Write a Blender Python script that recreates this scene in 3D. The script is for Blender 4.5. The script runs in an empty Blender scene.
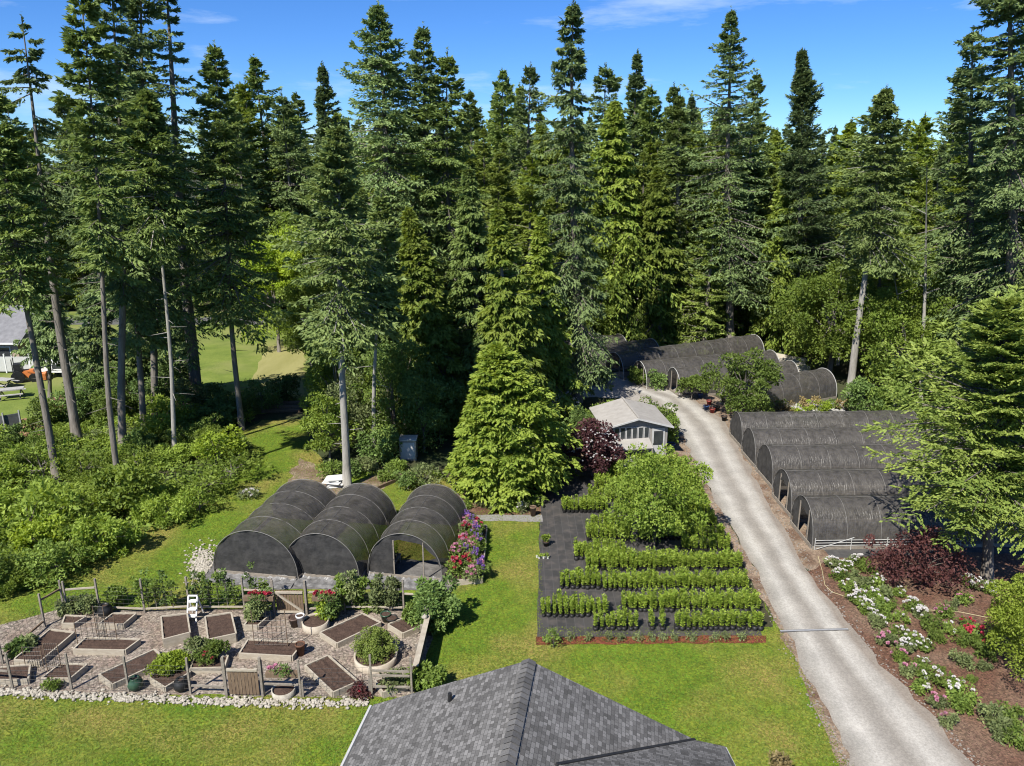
import bpy, math, random
import numpy as np
from mathutils import Vector, Matrix

SC = bpy.context.scene
COL = SC.collection
rnd = random.Random(7)
PI = math.pi

# ------------------------------------------------------------------ camera frame
F_PX, TILT, CAM_H = 780.0, math.radians(16.3), 18.0
CT, ST = math.cos(TILT), math.sin(TILT)


def at(px, py, z=0.0):
    """Point at height z seen at a picture position, in metres (survey helper)."""
    u = (px - 512) / F_PX
    v = (383 - py) / F_PX
    k = (z - CAM_H) / (-ST + v * CT)
    return Vector((k * u, k * (CT + v * ST), z))


def height_at(Y, py):
    return CAM_H + Y * math.tan(math.atan((383 - py) / F_PX) - TILT)


def x_at(px, Y, z):
    d = Y * CT - (z - CAM_H) * ST
    return (px - 512) / F_PX * d


cam = bpy.data.cameras.new('camera')
cam.sensor_width = 36
cam.lens = F_PX / 1024 * 36
cam.clip_end = 5000
cam_o = bpy.data.objects.new('camera', cam)
COL.objects.link(cam_o)
cam_o.location = (0, 0, CAM_H)
cam_o.rotation_euler = (PI / 2 - TILT, 0, 0)
SC.camera = cam_o

# ------------------------------------------------------------------ light and sky
EL = math.radians(49)
SUN = Vector((-0.56 * math.cos(EL), -0.83 * math.cos(EL), math.sin(EL))).normalized()
sl = bpy.data.lights.new('sun', 'SUN')
sl.energy = 4.6
sl.angle = math.radians(0.53)
sl.color = (1.0, 0.95, 0.86)
so = bpy.data.objects.new('sun', sl)
so.rotation_euler = (-SUN).to_track_quat('-Z', 'Y').to_euler()
so.location = (-30, -30, 60)
COL.objects.link(so)

w = bpy.data.worlds.new('World')
SC.world = w
w.use_nodes = True
nt = w.node_tree
nt.nodes.clear()


def N(t, kind, **kw):
    n = t.nodes.new(kind)
    for k, v in kw.items():
        if k in n.inputs and not hasattr(n, k):
            n.inputs[k].default_value = v
        else:
            setattr(n, k, v)
    return n


sky = N(nt, 'ShaderNodeTexSky', sky_type='NISHITA', sun_disc=False)
sky.sun_elevation = EL
sky.sun_rotation = math.atan2(SUN.x, SUN.y)
sky.air_density = 1.0
sky.dust_density = 0.0
sky.ozone_density = 5.0
sky.altitude = 2500
hs = N(nt, 'ShaderNodeHueSaturation')
hs.inputs['Saturation'].default_value = 1.2
hs.inputs['Hue'].default_value = 0.506
hs.inputs['Value'].default_value = 0.55
tc = N(nt, 'ShaderNodeTexCoord')
mp = N(nt, 'ShaderNodeMapping')
mp.inputs['Scale'].default_value = (1.6, 1.6, 9.0)
mp.inputs['Location'].default_value = (0.35, 0.2, 0.4)
nz = N(nt, 'ShaderNodeTexNoise')
nz.inputs['Scale'].default_value = 2.2
nz.inputs['Detail'].default_value = 7
nz.inputs['Roughness'].default_value = 0.6
cr = N(nt, 'ShaderNodeValToRGB')
cr.color_ramp.elements[0].position = 0.53
cr.color_ramp.elements[0].color = (0, 0, 0, 1)
cr.color_ramp.elements[1].position = 0.82
cr.color_ramp.elements[1].color = (0.75, 0.75, 0.75, 1)
mx = N(nt, 'ShaderNodeMix', data_type='RGBA')
mx.inputs[7].default_value = (3.3, 3.8, 4.4, 1)
bg = N(nt, 'ShaderNodeBackground')
bg.inputs['Strength'].default_value = 0.15
out = N(nt, 'ShaderNodeOutputWorld')
L = nt.links.new
L(sky.outputs[0], hs.inputs['Color'])
L(tc.outputs['Generated'], mp.inputs[0])
L(mp.outputs[0], nz.inputs['Vector'])
L(nz.outputs['Fac'], cr.inputs[0])
L(cr.outputs[0], mx.inputs[0])
sxyz = N(nt, 'ShaderNodeSeparateXYZ')
hr = N(nt, 'ShaderNodeValToRGB')
hr.color_ramp.elements[0].position = 0.0
hr.color_ramp.elements[0].color = (0.50, 0.70, 0.92, 1)
hr.color_ramp.elements[1].position = 0.30
hr.color_ramp.elements[1].color = (0.86, 0.93, 1, 1)
tm = N(nt, 'ShaderNodeMix', data_type='RGBA', blend_type='MULTIPLY')
tm.inputs[0].default_value = 1.0
L(tc.outputs['Generated'], sxyz.inputs[0])
L(sxyz.outputs[2], hr.inputs[0])
L(hs.outputs[0], tm.inputs[6])
L(hr.outputs[0], tm.inputs[7])
L(tm.outputs[2], mx.inputs[6])
L(mx.outputs[2], bg.inputs[0])
L(bg.outputs[0], out.inputs[0])

SC.view_settings.view_transform = 'Standard'
SC.view_settings.look = 'None'
SC.view_settings.exposure = 0.95
SC.view_settings.gamma = 1.0
SC.view_settings.use_curve_mapping = False
SC.render.engine = 'CYCLES'
SC.cycles.max_bounces = 6
SC.cycles.diffuse_bounces = 3
SC.cycles.transmission_bounces = 3
SC.cycles.transparent_max_bounces = 12
SC.cycles.caustics_reflective = False
SC.cycles.caustics_refractive = False
SC.cycles.use_denoising = True
SC.cycles.filter_width = 1.1

# ------------------------------------------------------------------ materials
MATS = {}


def new_mat(name):
    m = bpy.data.materials.new(name)
    m.use_nodes = True
    t = m.node_tree
    t.nodes.clear()
    o = N(t, 'ShaderNodeOutputMaterial')
    return m, t, o


def c4(c, k=1.0):
    return (c[0] * k, c[1] * k, c[2] * k, 1)


GK = 0.76


def mat(name, c1, c2=None, scale=3.0, rough=0.8, bump=0.3, bscale=None, c3=None, big=0.25, stretch=None, metal=0.0, spec=0.3, speck=None):
    """A rough surface of two or three colours mixed by noise on two scales."""
    if name in MATS:
        return MATS[name]
    m, t, o = new_mat(name)
    ln = t.links.new
    p = N(t, 'ShaderNodeBsdfPrincipled')
    p.inputs['Roughness'].default_value = rough
    p.inputs['Metallic'].default_value = metal
    p.inputs['Specular IOR Level'].default_value = spec
    g = N(t, 'ShaderNodeTexCoord')
    vec = g.outputs['Object']
    if stretch:
        mpn = N(t, 'ShaderNodeMapping')
        mpn.inputs['Scale'].default_value = stretch
        ln(vec, mpn.inputs[0])
        vec = mpn.outputs[0]
    a = N(t, 'ShaderNodeTexNoise')
    a.inputs['Scale'].default_value = scale
    a.inputs['Detail'].default_value = 6
    a.inputs['Roughness'].default_value = 0.65
    ln(vec, a.inputs['Vector'])
    r = N(t, 'ShaderNodeValToRGB')
    r.color_ramp.elements[0].position = 0.32
    r.color_ramp.elements[1].position = 0.68
    r.color_ramp.elements[0].color = c4(c1, GK)
    r.color_ramp.elements[1].color = c4(c2 or c1, GK)
    ln(a.outputs['Fac'], r.inputs[0])
    col = r.outputs[0]
    if c3:
        b = N(t, 'ShaderNodeTexNoise')
        b.inputs['Scale'].default_value = scale * big
        b.inputs['Detail'].default_value = 4
        ln(vec, b.inputs['Vector'])
        r2 = N(t, 'ShaderNodeValToRGB')
        r2.color_ramp.elements[0].position = 0.45
        r2.color_ramp.elements[1].position = 0.66
        ln(b.outputs['Fac'], r2.inputs[0])
        k = N(t, 'ShaderNodeMix', data_type='RGBA')
        k.inputs[7].default_value = c4(c3, GK)
        ln(r2.outputs[0], k.inputs[0])
        ln(col, k.inputs[6])
        col = k.outputs[2]
    if speck:
        vo = N(t, 'ShaderNodeTexVoronoi')
        vo.inputs['Scale'].default_value = speck[0]
        ln(g.outputs['Object'], vo.inputs['Vector'])
        sc_ = N(t, 'ShaderNodeSeparateColor')
        ln(vo.outputs['Color'], sc_.inputs[0])
        sm = N(t, 'ShaderNodeMapRange')
        sm.inputs[3].default_value = speck[1]
        sm.inputs[4].default_value = speck[2]
        ln(sc_.outputs[0], sm.inputs[0])
        hv_ = N(t, 'ShaderNodeHueSaturation')
        ln(sm.outputs[0], hv_.inputs['Value'])
        sm2 = N(t, 'ShaderNodeMapRange')
        sm2.inputs[3].default_value = .5 - speck[3]
        sm2.inputs[4].default_value = .5 + speck[3]
        ln(sc_.outputs[1], sm2.inputs[0])
        ln(sm2.outputs[0], hv_.inputs['Hue'])
        ln(col, hv_.inputs['Color'])
        col = hv_.outputs[0]
    ln(col, p.inputs['Base Color'])
    if bump:
        e = N(t, 'ShaderNodeTexNoise')
        e.inputs['Scale'].default_value = bscale or scale * 4
        e.inputs['Detail'].default_value = 5
        ln(vec, e.inputs['Vector'])
        bp = N(t, 'ShaderNodeBump')
        bp.inputs['Strength'].default_value = bump
        bp.inputs['Distance'].default_value = 0.05
        ln(e.outputs['Fac'], bp.inputs['Height'])
        ln(bp.outputs[0], p.inputs['Normal'])
    ln(p.outputs[0], o.inputs[0])
    MATS[name] = m
    return m


def leafmat(name, ca, cb, transl=0.3, rough=0.6, vary=0.25):
    if name in MATS:
        return MATS[name]
    m, t, o = new_mat(name)
    ln = t.links.new
    at_ = N(t, 'ShaderNodeAttribute', attribute_name='tint')
    k = N(t, 'ShaderNodeMix', data_type='RGBA')
    k.inputs[6].default_value = c4(ca)
    k.inputs[7].default_value = c4(cb)
    ln(at_.outputs['Fac'], k.inputs[0])
    oi = N(t, 'ShaderNodeObjectInfo')
    mr = N(t, 'ShaderNodeMapRange')
    mr.inputs[3].default_value = 1 - vary
    mr.inputs[4].default_value = 1 + vary
    ln(oi.outputs['Random'], mr.inputs[0])
    h = N(t, 'ShaderNodeHueSaturation')
    ln(mr.outputs[0], h.inputs['Value'])
    ln(k.outputs[2], h.inputs['Color'])
    p = N(t, 'ShaderNodeBsdfPrincipled')
    p.inputs['Roughness'].default_value = rough
    p.inputs['Specular IOR Level'].default_value = 0.25
    ln(h.outputs[0], p.inputs['Base Color'])
    tr = N(t, 'ShaderNodeBsdfTranslucent')
    h2 = N(t, 'ShaderNodeHueSaturation')
    h2.inputs['Hue'].default_value = 0.485
    h2.inputs['Saturation'].default_value = 1.1
    h2.inputs['Value'].default_value = 1.3
    ln(h.outputs[0], h2.inputs['Color'])
    ln(h2.outputs[0], tr.inputs[0])
    s = N(t, 'ShaderNodeMixShader')
    s.inputs[0].default_value = transl
    ln(p.outputs[0], s.inputs[1])
    ln(tr.outputs[0], s.inputs[2])
    ln(s.outputs[0], o.inputs[0])
    MATS[name] = m
    return m


bark = mat('bark', (.13, .11, .09), (.26, .235, .205), 5, .9, .7, 14, stretch=(1, 1, .18))
bark_pale = mat('bark_pale', (.24, .225, .20), (.42, .40, .36), 5, .9, .5, 14, stretch=(1, 1, .2))
bark_dark = mat('bark_dark', (.06, .05, .042), (.14, .12, .10), 5, .9, .7, 14, stretch=(1, 1, .18))
wood_pale = mat('pale_timber', (.36, .31, .24), (.50, .45, .36), 4, .8, .2, 20, stretch=(1, 1, 4))
wood_grey = mat('weathered_timber', (.20, .175, .145), (.34, .30, .25), 5, .85, .3, 22, stretch=(1, 1, 3))
wood_brown = mat('brown_timber', (.13, .09, .06), (.24, .17, .11), 5, .85, .3, 22, stretch=(3, 3, .6))
soil = mat('bed_soil', (.050, .030, .022), (.105, .066, .048), 7, .95, .8, 22)
white_paint = mat('white_paint', (.72, .72, .70), (.82, .82, .80), 2, .5, .05)
white_pipe = mat('white_pipe', (.40, .40, .385), (.55, .55, .53), 3, .4, .05)
black_plastic = mat('black_plastic', (.014, .014, .015), (.03, .03, .03), 6, .45, .1)
wire_m = mat('wire', (.05, .05, .05), (.09, .085, .08), 8, .5, 0, metal=.5)
galv = mat('galvanised', (.45, .45, .46), (.6, .6, .6), 6, .4, .1, metal=.4)
terracotta = mat('terracotta', (.35, .13, .07), (.46, .2, .11), 8, .8, .2)
blue_plastic = mat('blue_plastic', (.03, .07, .20), (.05, .11, .28), 6, .4, .05)
red_plastic = mat('red_plastic', (.26, .03, .03), (.36, .06, .05), 6, .4, .05)
orange_paint = mat('orange_paint', (.62, .17, .04), (.7, .25, .07), 5, .5, .1)
green_glaze = mat('green_glaze', (.025, .06, .04), (.05, .10, .06), 6, .3, .05)
stone_white = mat('white_stone', (.30, .27, .22), (.54, .50, .42), 6, .9, .4)
conc = mat('concrete', (.34, .33, .31), (.45, .44, .42), 3, .9, .3)

LF = {
    'fir': leafmat('fir_needles', (0.081, 0.131, 0.031), (0.227, 0.297, 0.085), .28),
    'firdark': leafmat('dark_needles', (0.076, 0.125, 0.047), (0.226, 0.300, 0.106), .24),
    'firgrey': leafmat('grey_needles', (.075, .112, .034), (.200, .255, .082), .28),
    'firblue': leafmat('blue_needles', (.062, .100, .040), (.170, .230, .090), .26),
    'cedar': leafmat('cedar_sprays', (0.090, 0.150, 0.019), (0.255, 0.311, 0.058), .34),
    'hinoki': leafmat('hinoki_sprays', (.108, .170, .022), (.285, .352, .060), .36),
    'hemlock': leafmat('hemlock_needles', (0.095, 0.150, 0.028), (0.274, 0.330, 0.078), .34),
    'maple': leafmat('broad_leaves', (0.095, 0.153, 0.020), (0.235, 0.312, 0.055), .36),
    'lime': leafmat('lime_leaves', (0.168, 0.253, 0.022), (0.347, 0.433, 0.061), .4),
    'shrub': leafmat('shrub_leaves', (0.076, 0.128, 0.020), (0.216, 0.291, 0.061), .34),
    'shrubgrey': leafmat('grey_green_leaves', (0.086, 0.120, 0.044), (0.244, 0.283, 0.114), .32),
    'thicket': leafmat('thicket_leaves', (0.100, 0.164, 0.020), (0.290, 0.375, 0.066), .38),
    'dark': leafmat('dark_leaves', (0.054, 0.100, 0.024), (0.173, 0.250, 0.066), .28),
    'plant': leafmat('young_leaves', (0.134, 0.216, 0.022), (0.324, 0.407, 0.066), .38, vary=.15),
    'purple': leafmat('purple_leaves', (0.043, 0.015, 0.019), (0.145, 0.064, 0.064), .3),
    'redmaple': leafmat('red_leaves', (0.054, 0.018, 0.018), (0.155, 0.068, 0.060), .32),
    'gold': leafmat('golden_foliage', (0.108, 0.158, 0.014), (0.240, 0.292, 0.047), .4),
    'grass': leafmat('grass_blades', (.082, .135, .010), (.175, .210, .030), .35, vary=0),
    'pinkflower': leafmat('pink_petals', (0.440, 0.144, 0.240), (0.576, 0.336, 0.416), .3),
    'redflower': leafmat('red_petals', (0.375, 0.022, 0.053), (0.495, 0.075, 0.105), .3),
    'whiteflower': leafmat('white_petals', (0.592, 0.560, 0.544), (0.680, 0.672, 0.656), .3, vary=.05),
    'purpleflower': leafmat('purple_petals', (0.150, 0.068, 0.315), (0.315, 0.195, 0.450), .3),
    'straw': leafmat('dry_leaves', (0.200, 0.152, 0.064), (0.336, 0.272, 0.128), .3),
}

# ------------------------------------------------------------------ object helpers


def link(o, parent=None):
    COL.objects.link(o)
    if parent is not None:
        o.parent = parent
    return o


def tag(o, label=None, cat=None, group=None, kind=None):
    if label:
        o['label'] = label
    if cat:
        o['category'] = cat
    if group:
        o['group'] = group
    if kind:
        o['kind'] = kind
    return o


def thing(name, loc, label, cat, group=None, rz=0.0):
    o = bpy.data.objects.new(name, None)
    o.empty_display_size = 0.2
    link(o)
    o.location = loc
    o.rotation_euler = (0, 0, rz)
    return tag(o, label, cat, group)


def copy_tree(o, loc, rz=0.0, scale=1.0, label=None, group=None):
    c = o.copy()
    COL.objects.link(c)
    c.location = loc
    c.rotation_euler = (0, 0, rz)
    c.scale = scale if hasattr(scale, '__len__') else (scale,) * 3
    if label:
        c['label'] = label
    if group:
        c['group'] = group
    for ch in o.children:
        d = ch.copy()
        COL.objects.link(d)
        d.parent = c
        for g in ch.children:
            e = g.copy()
            COL.objects.link(e)
            e.parent = d
    return c


class MB:
    def __init__(s):
        s.v, s.f = [], []

    def add(s, vs, fs):
        b = len(s.v)
        s.v += [tuple(v) for v in vs]
        s.f += [tuple(b + i for i in f) for f in fs]
        return s

    def box(s, c, d, rz=0.0, taper=1.0):
        cx, cy, cz = c
        a, b, h = d[0] / 2, d[1] / 2, d[2] / 2
        ca, sa = math.cos(rz), math.sin(rz)
        vs = []
        for z, k in ((-h, 1), (h, taper)):
            for x, y in ((-a, -b), (a, -b), (a, b), (-a, b)):
                x, y = x * k, y * k
                vs.append((cx + x * ca - y * sa, cy + x * sa + y * ca, cz + z))
        return s.add(vs, [(3, 2, 1, 0), (4, 5, 6, 7), (0, 1, 5, 4), (1, 2, 6, 5), (2, 3, 7, 6), (3, 0, 4, 7)])

    def plank(s, p, q, th, z0, z1):
        """An upright board from p to q in plan."""
        p, q = Vector((p[0], p[1])), Vector((q[0], q[1]))
        d = (q - p).normalized()
        n = Vector((-d.y, d.x)) * th / 2
        pts = [p - n, q - n, q + n, p + n]
        return s.add([(a.x, a.y, z0) for a in pts] + [(a.x, a.y, z1) for a in pts],
                     [(3, 2, 1, 0), (4, 5, 6, 7), (0, 1, 5, 4), (1, 2, 6, 5), (2, 3, 7, 6), (3, 0, 4, 7)])

    def bar(s, p, q, wd, th):
        """A square bar between two points."""
        return s.tube([p, q], [wd * .7071, wd * .7071], 4, twist=PI / 4)

    def tube(s, pts, rad, n=6, caps=True, twist=0.0):
        pts = [Vector(p) for p in pts]
        if not hasattr(rad, '__len__'):
            rad = [rad] * len(pts)
        b = len(s.v)
        for i, p in enumerate(pts):
            t = (pts[min(i + 1, len(pts) - 1)] - pts[max(i - 1, 0)]).normalized()
            a = Vector((0, 0, 1)) if abs(t.z) < .9 else Vector((1, 0, 0))
            u = t.cross(a).normalized()
            v = t.cross(u)
            for k in range(n):
                g = 2 * PI * k / n + twist
                q = p + (u * math.cos(g) + v * math.sin(g)) * rad[i]
                s.v.append(tuple(q))
        for i in range(len(pts) - 1):
            for k in range(n):
                s.f.append((b + i * n + k, b + i * n + (k + 1) % n, b + (i + 1) * n + (k + 1) % n, b + (i + 1) * n + k))
        if caps:
            s.f.append(tuple(b + k for k in range(n)))
            s.f.append(tuple(b + (len(pts) - 1) * n + k for k in reversed(range(n))))
        return s

    def lathe(s, c, prof, n=20):
        b = len(s.v)
        for r, z in prof:
            for k in range(n):
                g = 2 * PI * k / n
                s.v.append((c[0] + r * math.cos(g), c[1] + r * math.sin(g), c[2] + z))
        for i in range(len(prof) - 1):
            for k in range(n):
                s.f.append((b + i * n + k, b + i * n + (k + 1) % n, b + (i + 1) * n + (k + 1) % n, b + (i + 1) * n + k))
        return s

    def mesh(s, name, m, smooth=False):
        me = bpy.data.meshes.new(name)
        me.from_pydata(s.v, [], s.f)
        me.materials.append(m)
        if smooth:
            me.polygons.foreach_set('use_smooth', [True] * len(me.polygons))
        me.update()
        return me

    def obj(s, name, m, parent=None, smooth=False, off=None):
        me = s.mesh(name, m, smooth)
        if off is not None:
            me.transform(Matrix.Translation(-Vector(off)))
        return link(bpy.data.objects.new(name, me), parent)


def np_mesh(name, V, nface, m, tint=None, k=4):
    """Mesh of loose k-gons from a numpy array."""
    me = bpy.data.meshes.new(name)
    me.vertices.add(len(V))
    me.vertices.foreach_set('co', np.ascontiguousarray(V, dtype=np.float32).ravel())
    me.loops.add(nface * k)
    me.loops.foreach_set('vertex_index', np.arange(nface * k, dtype=np.int32))
    me.polygons.add(nface)
    me.polygons.foreach_set('loop_start', np.arange(0, nface * k, k, dtype=np.int32))
    me.materials.append(m)
    me.update(calc_edges=True)
    if tint is not None:
        a = me.attributes.new('tint', 'FLOAT', 'FACE')
        a.data.foreach_set('value', np.ascontiguousarray(tint, dtype=np.float32))
    return me


def unit(a):
    return a / np.maximum(np.linalg.norm(a, axis=-1, keepdims=True), 1e-6)


def cards(rg, P, D, Ln, Wd, up=0.6):
    """Leaf-sized rhombs: P base, D direction, Ln length, Wd width."""
    n = len(P)
    D = unit(D)
    ref = rg.normal(size=(n, 3)) * (1 - up)
    ref[:, 2] += up
    S = unit(np.cross(D, ref))
    Ln = Ln[:, None]
    Wd = Wd[:, None]
    mid = P + D * Ln * .45
    nrm = np.cross(S, D)
    V = np.empty((n, 4, 3))
    V[:, 0] = P
    V[:, 1] = mid + S * Wd * .5 + nrm * Wd * .12
    V[:, 2] = P + D * Ln
    V[:, 3] = mid - S * Wd * .5 + nrm * Wd * .12
    return V.reshape(-1, 3)


# ------------------------------------------------------------------ trees


def conifer_meshes(seed, H, R, cb=.3, nbr=150, ns=8, m=4, power=.8, e_lo=-18, e_hi=28, sag=.35, tip=.25,
                   card=.26, cw=.092, ragged=.45, gap=.14, hang=.35, leaf='fir', tr=.28, wood=bark, stubs=14,
                   flat=.35, twl=.40, sway=.15, top=.98):
    rg = np.random.default_rng(seed)
    # branches
    u = np.sort(rg.random(nbr)) ** .92
    z = H * (cb + (top - cb) * u)
    rel = u
    az = np.arange(nbr) * 2.39996 + rg.normal(size=nbr) * .5
    prof = np.minimum(1.0, .55 + rel * 3.2) * (1 - rel) ** power * (1 - .5 * np.exp(-(1 - rel) * 22))
    sector = 1 + ragged * np.sin(az * 2 + rg.random() * 6 + rel * 9) * .6
    Lb = R * prof * sector * (1 - ragged * rg.random(nbr)) + .06
    a0 = rg.random() * 6.28
    Lb *= 1 + .28 * np.cos(az - a0 + rel * 3)
    clump = np.sin(z * 1.9 + 3 * np.sin(az + seed)) + np.sin(z * .8 + az * 2 + seed)
    keep = rg.random(nbr) > gap * (1 + 1.1 * clump)
    z, rel, az, Lb = z[keep], rel[keep], az[keep], Lb[keep]
    nb = len(z)
    e = np.radians(e_lo + (e_hi - e_lo) * rel + rg.normal(size=nb) * 11)
    sx = H * .004 * np.sin(z / H * 5 + seed) * sway * 10
    sy = H * .004 * np.cos(z / H * 4 + seed * 2) * sway * 10

    def curve(s):
        r = Lb[:, None] * s * np.cos(e)[:, None]
        zz = z[:, None] + Lb[:, None] * (np.sin(e)[:, None] * s - sag * s ** 2 + tip * s ** 3)
        return np.stack([sx[:, None] + r * np.cos(az)[:, None], sy[:, None] + r * np.sin(az)[:, None], zz], -1)
    s = np.linspace(.16, 1, ns)[None, :] + rg.normal(size=(nb, ns)) * .03
    C = curve(s)
    T = unit(curve(s + .02) - curve(s - .02))
    up = np.array([0, 0, 1.0])
    side = unit(np.cross(T, up))
    Ps, Ds, Ls, Ti = [], [], [], []
    bt = rg.random(nb)
    for sg in (-1, 1):
        a = np.radians(58 + rg.normal(size=(nb, ns)) * 12)[..., None]
        tw = T * np.cos(a) + side * sg * np.sin(a)
        tw[..., 2] -= hang * .6 * rg.random((nb, ns))
        tw = unit(tw)
        tl = Lb[:, None] * twl * (1.05 - .75 * np.clip(s, 0, 1)) * (.6 + .6 * rg.random((nb, ns))) + .12
        for j in range(m):
            q = (j + .3 * rg.random((nb, ns))) / m
            P = C + tw * (tl * q)[..., None]
            P[..., 2] -= hang * .5 * tl * q ** 2
            D = tw * .8 + T * .45 + rg.normal(size=(nb, ns, 3)) * flat
            D[..., 2] -= hang * .7
            Ps.append(P.reshape(-1, 3))
            Ds.append(D.reshape(-1, 3))
            Ls.append((card * (.65 + .7 * rg.random((nb, ns)))).ravel())
            Ti.append((.55 * bt[:, None] + .45 * rg.random((nb, ns))).ravel())
    # tips
    P = C[:, -1] - T[:, -1] * .05
    for j in range(3):
        Ps.append(P)
        Ds.append(T[:, -1] + rg.normal(size=(nb, 3)) * .3)
        Ls.append(card * (1 + rg.random(nb)))
        Ti.append(.5 + .5 * rg.random(nb))
    # leader
    nl = 40
    zz = H * (.95 + .05 * rg.random(nl) ** .7)
    a = rg.random(nl) * 6.28
    Ps.append(np.stack([sx[-1] + 0 * zz, sy[-1] + 0 * zz, zz], -1))
    Ds.append(np.stack([np.cos(a), np.sin(a), .7 + 0 * a], -1))
    Ls.append(card * (.45 + .9 * (H - zz) / (H * .05 + .01)))
    Ti.append(rg.random(nl))
    P, D, Ln, Ti = np.concatenate(Ps), np.concatenate(Ds), np.concatenate(Ls), np.concatenate(Ti)
    V = cards(rg, P, D, Ln, Ln * (cw / card) * (.8 + .5 * rg.random(len(P))), .62)
    crown = np_mesh('crown', V, len(P), LF[leaf], Ti)
    # trunk with limbs and dead stubs
    mb = MB()
    pts, rad = [], []
    for i in range(15):
        t = i / 14
        zt = t * H * .99
        pts.append((H * .04 * sway * math.sin(t * .99 * 5 + seed) * min(1, t * 4), H * .04 * sway * math.cos(t * .99 * 4 + seed * 2) * min(1, t * 4), zt - (.25 if i == 0 else 0)))
        rad.append(max(.03, tr * ((1 - t) ** .8) * (1.25 if i == 0 else 1)))
    mb.tube(pts, rad, 9)
    Cw = curve(np.tile(np.array([[0, .35, .75]]), (nb, 1)))
    for i in range(nb):
        if Lb[i] < .8:
            continue
        r = .012 + .014 * Lb[i]
        mb.tube([Cw[i, 0], Cw[i, 1], Cw[i, 2]], [r, r * .7, r * .3], 3, caps=False)
    rr = random.Random(seed)
    for i in range(stubs):
        zt = H * rr.uniform(.25 * cb, cb * 1.05 + .02)
        a = rr.random() * 6.28
        l = rr.uniform(.3, 1.3)
        t = zt / H
        bx = H * .04 * sway * math.sin(t * 5 + seed) * min(1, t * 4)
        by = H * .04 * sway * math.cos(t * 4 + seed * 2) * min(1, t * 4)
        mb.tube([(bx, by, zt), (bx + math.cos(a) * l, by + math.sin(a) * l, zt + rr.uniform(-.3, .15))], [.03, .008], 3, caps=False)
    trunk = mb.mesh('trunk', wood, True)
    return trunk, crown


def leafy_meshes(seed, rx, rz, zc, nl=26, n=7000, leaf=.26, lw=.6, lump=.34, mat_='maple', tr=.14, limbs=True, wood=bark, squash=.1, droop=.15, ragged=.25):
    """Broad-leaved crown: lumps of leaf-sized faces with gaps between."""
    rg = np.random.default_rng(seed)
    d = unit(rg.normal(size=(nl, 3)))
    d[:, 2] = d[:, 2] * (1 - squash) + squash * .4
    rad = (.45 + .5 * rg.random(nl) ** .6) * (1 + ragged * rg.normal(size=nl) * .5)
    cen = d * rad[:, None] * np.array([rx, rx, rz])
    cen[:, 2] += zc
    r = lump * rx * (.6 + .7 * rg.random(nl))
    cen[:, 2] = np.maximum(cen[:, 2], r * .55)
    idx = rg.integers(0, nl, n)
    q = unit(rg.normal(size=(n, 3)))
    q[:, 2] = np.where(rg.random(n) < .45, np.abs(q[:, 2]), q[:, 2])
    P = cen[idx] + q * (r[idx] * (.55 + .5 * rg.random(n) ** .5))[:, None] * np.array([1, 1, .8])
    P[:, 2] = np.maximum(P[:, 2], .03)
    D = q * .6 + rg.normal(size=(n, 3)) * .6
    D[:, 2] -= droop
    Ln = leaf * (.6 + .8 * rg.random(n))
    lt = rg.random(nl)
    Ti = .5 * lt[idx] + .5 * rg.random(n)
    V = cards(rg, P, D, Ln, Ln * lw, .5)
    crown = np_mesh('crown', V, n, LF[mat_], Ti)
    trunk = None
    if limbs:
        mb = MB()
        mb.tube([(0, 0, -.15), (.03 * rx, 0, zc * .4), (0, .04 * rx, zc), (0, 0, zc + rz * .5)], [tr * 1.2, tr, tr * .7, tr * .25], 7)
        for i in range(min(nl, 14)):
            b = Vector((0, 0, zc * rnd.uniform(.35, .9)))
            e = Vector(cen[i])
            mb.tube([b, b.lerp(e, .5) + Vector((0, 0, .1 * rz)), e], [tr * .45, tr * .3, tr * .1], 5, caps=False)
        trunk = mb.mesh('trunk', wood, True)
    return trunk, crown


def put_tree(name, meshes, loc, label, cat, group=None, rot=(0, 0, 0), scale=(1, 1, 1), parts=('trunk', 'crown')):
    t = thing(name, loc, label, cat, group)
    t.rotation_euler = rot
    t.scale = scale
    for me, pn in zip(meshes, parts):
        if me is not None:
            link(bpy.data.objects.new(pn, me), t)
    return t


# ------------------------------------------------------------------ ground


def jitter_poly(pts, amp, step=.5, seed=1):
    r = random.Random(seed)
    res = []
    n = len(pts)
    for i in range(n):
        a, b = Vector(pts[i][:2]), Vector(pts[(i + 1) % n][:2])
        l = (b - a).length
        k = max(1, int(l / step)) if l < 80 else 1
        nrm = Vector((-(b - a).y, (b - a).x)) / max(l, 1e-6)
        for j in range(k):
            p = a.lerp(b, j / k)
            o = r.uniform(-amp, amp) if j else 0
            res.append(p + nrm * o)
    return res


def sheet(name, pts, z, m, amp=.08, step=.5, kind='structure', seed=1):
    pp = jitter_poly(pts, amp, step, seed) if amp else [Vector(p[:2]) for p in pts]
    me = bpy.data.meshes.new(name)
    me.from_pydata([(p.x, p.y, z) for p in pp], [], [tuple(range(len(pp)))])
    me.materials.append(m)
    if me.polygons[0].normal.z < 0:
        me.flip_normals()
    me.update()
    o = link(bpy.data.objects.new(name, me))
    return tag(o, kind=kind)


def G(*ps):
    return [at(x, y)[:2] for x, y in ps]


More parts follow.
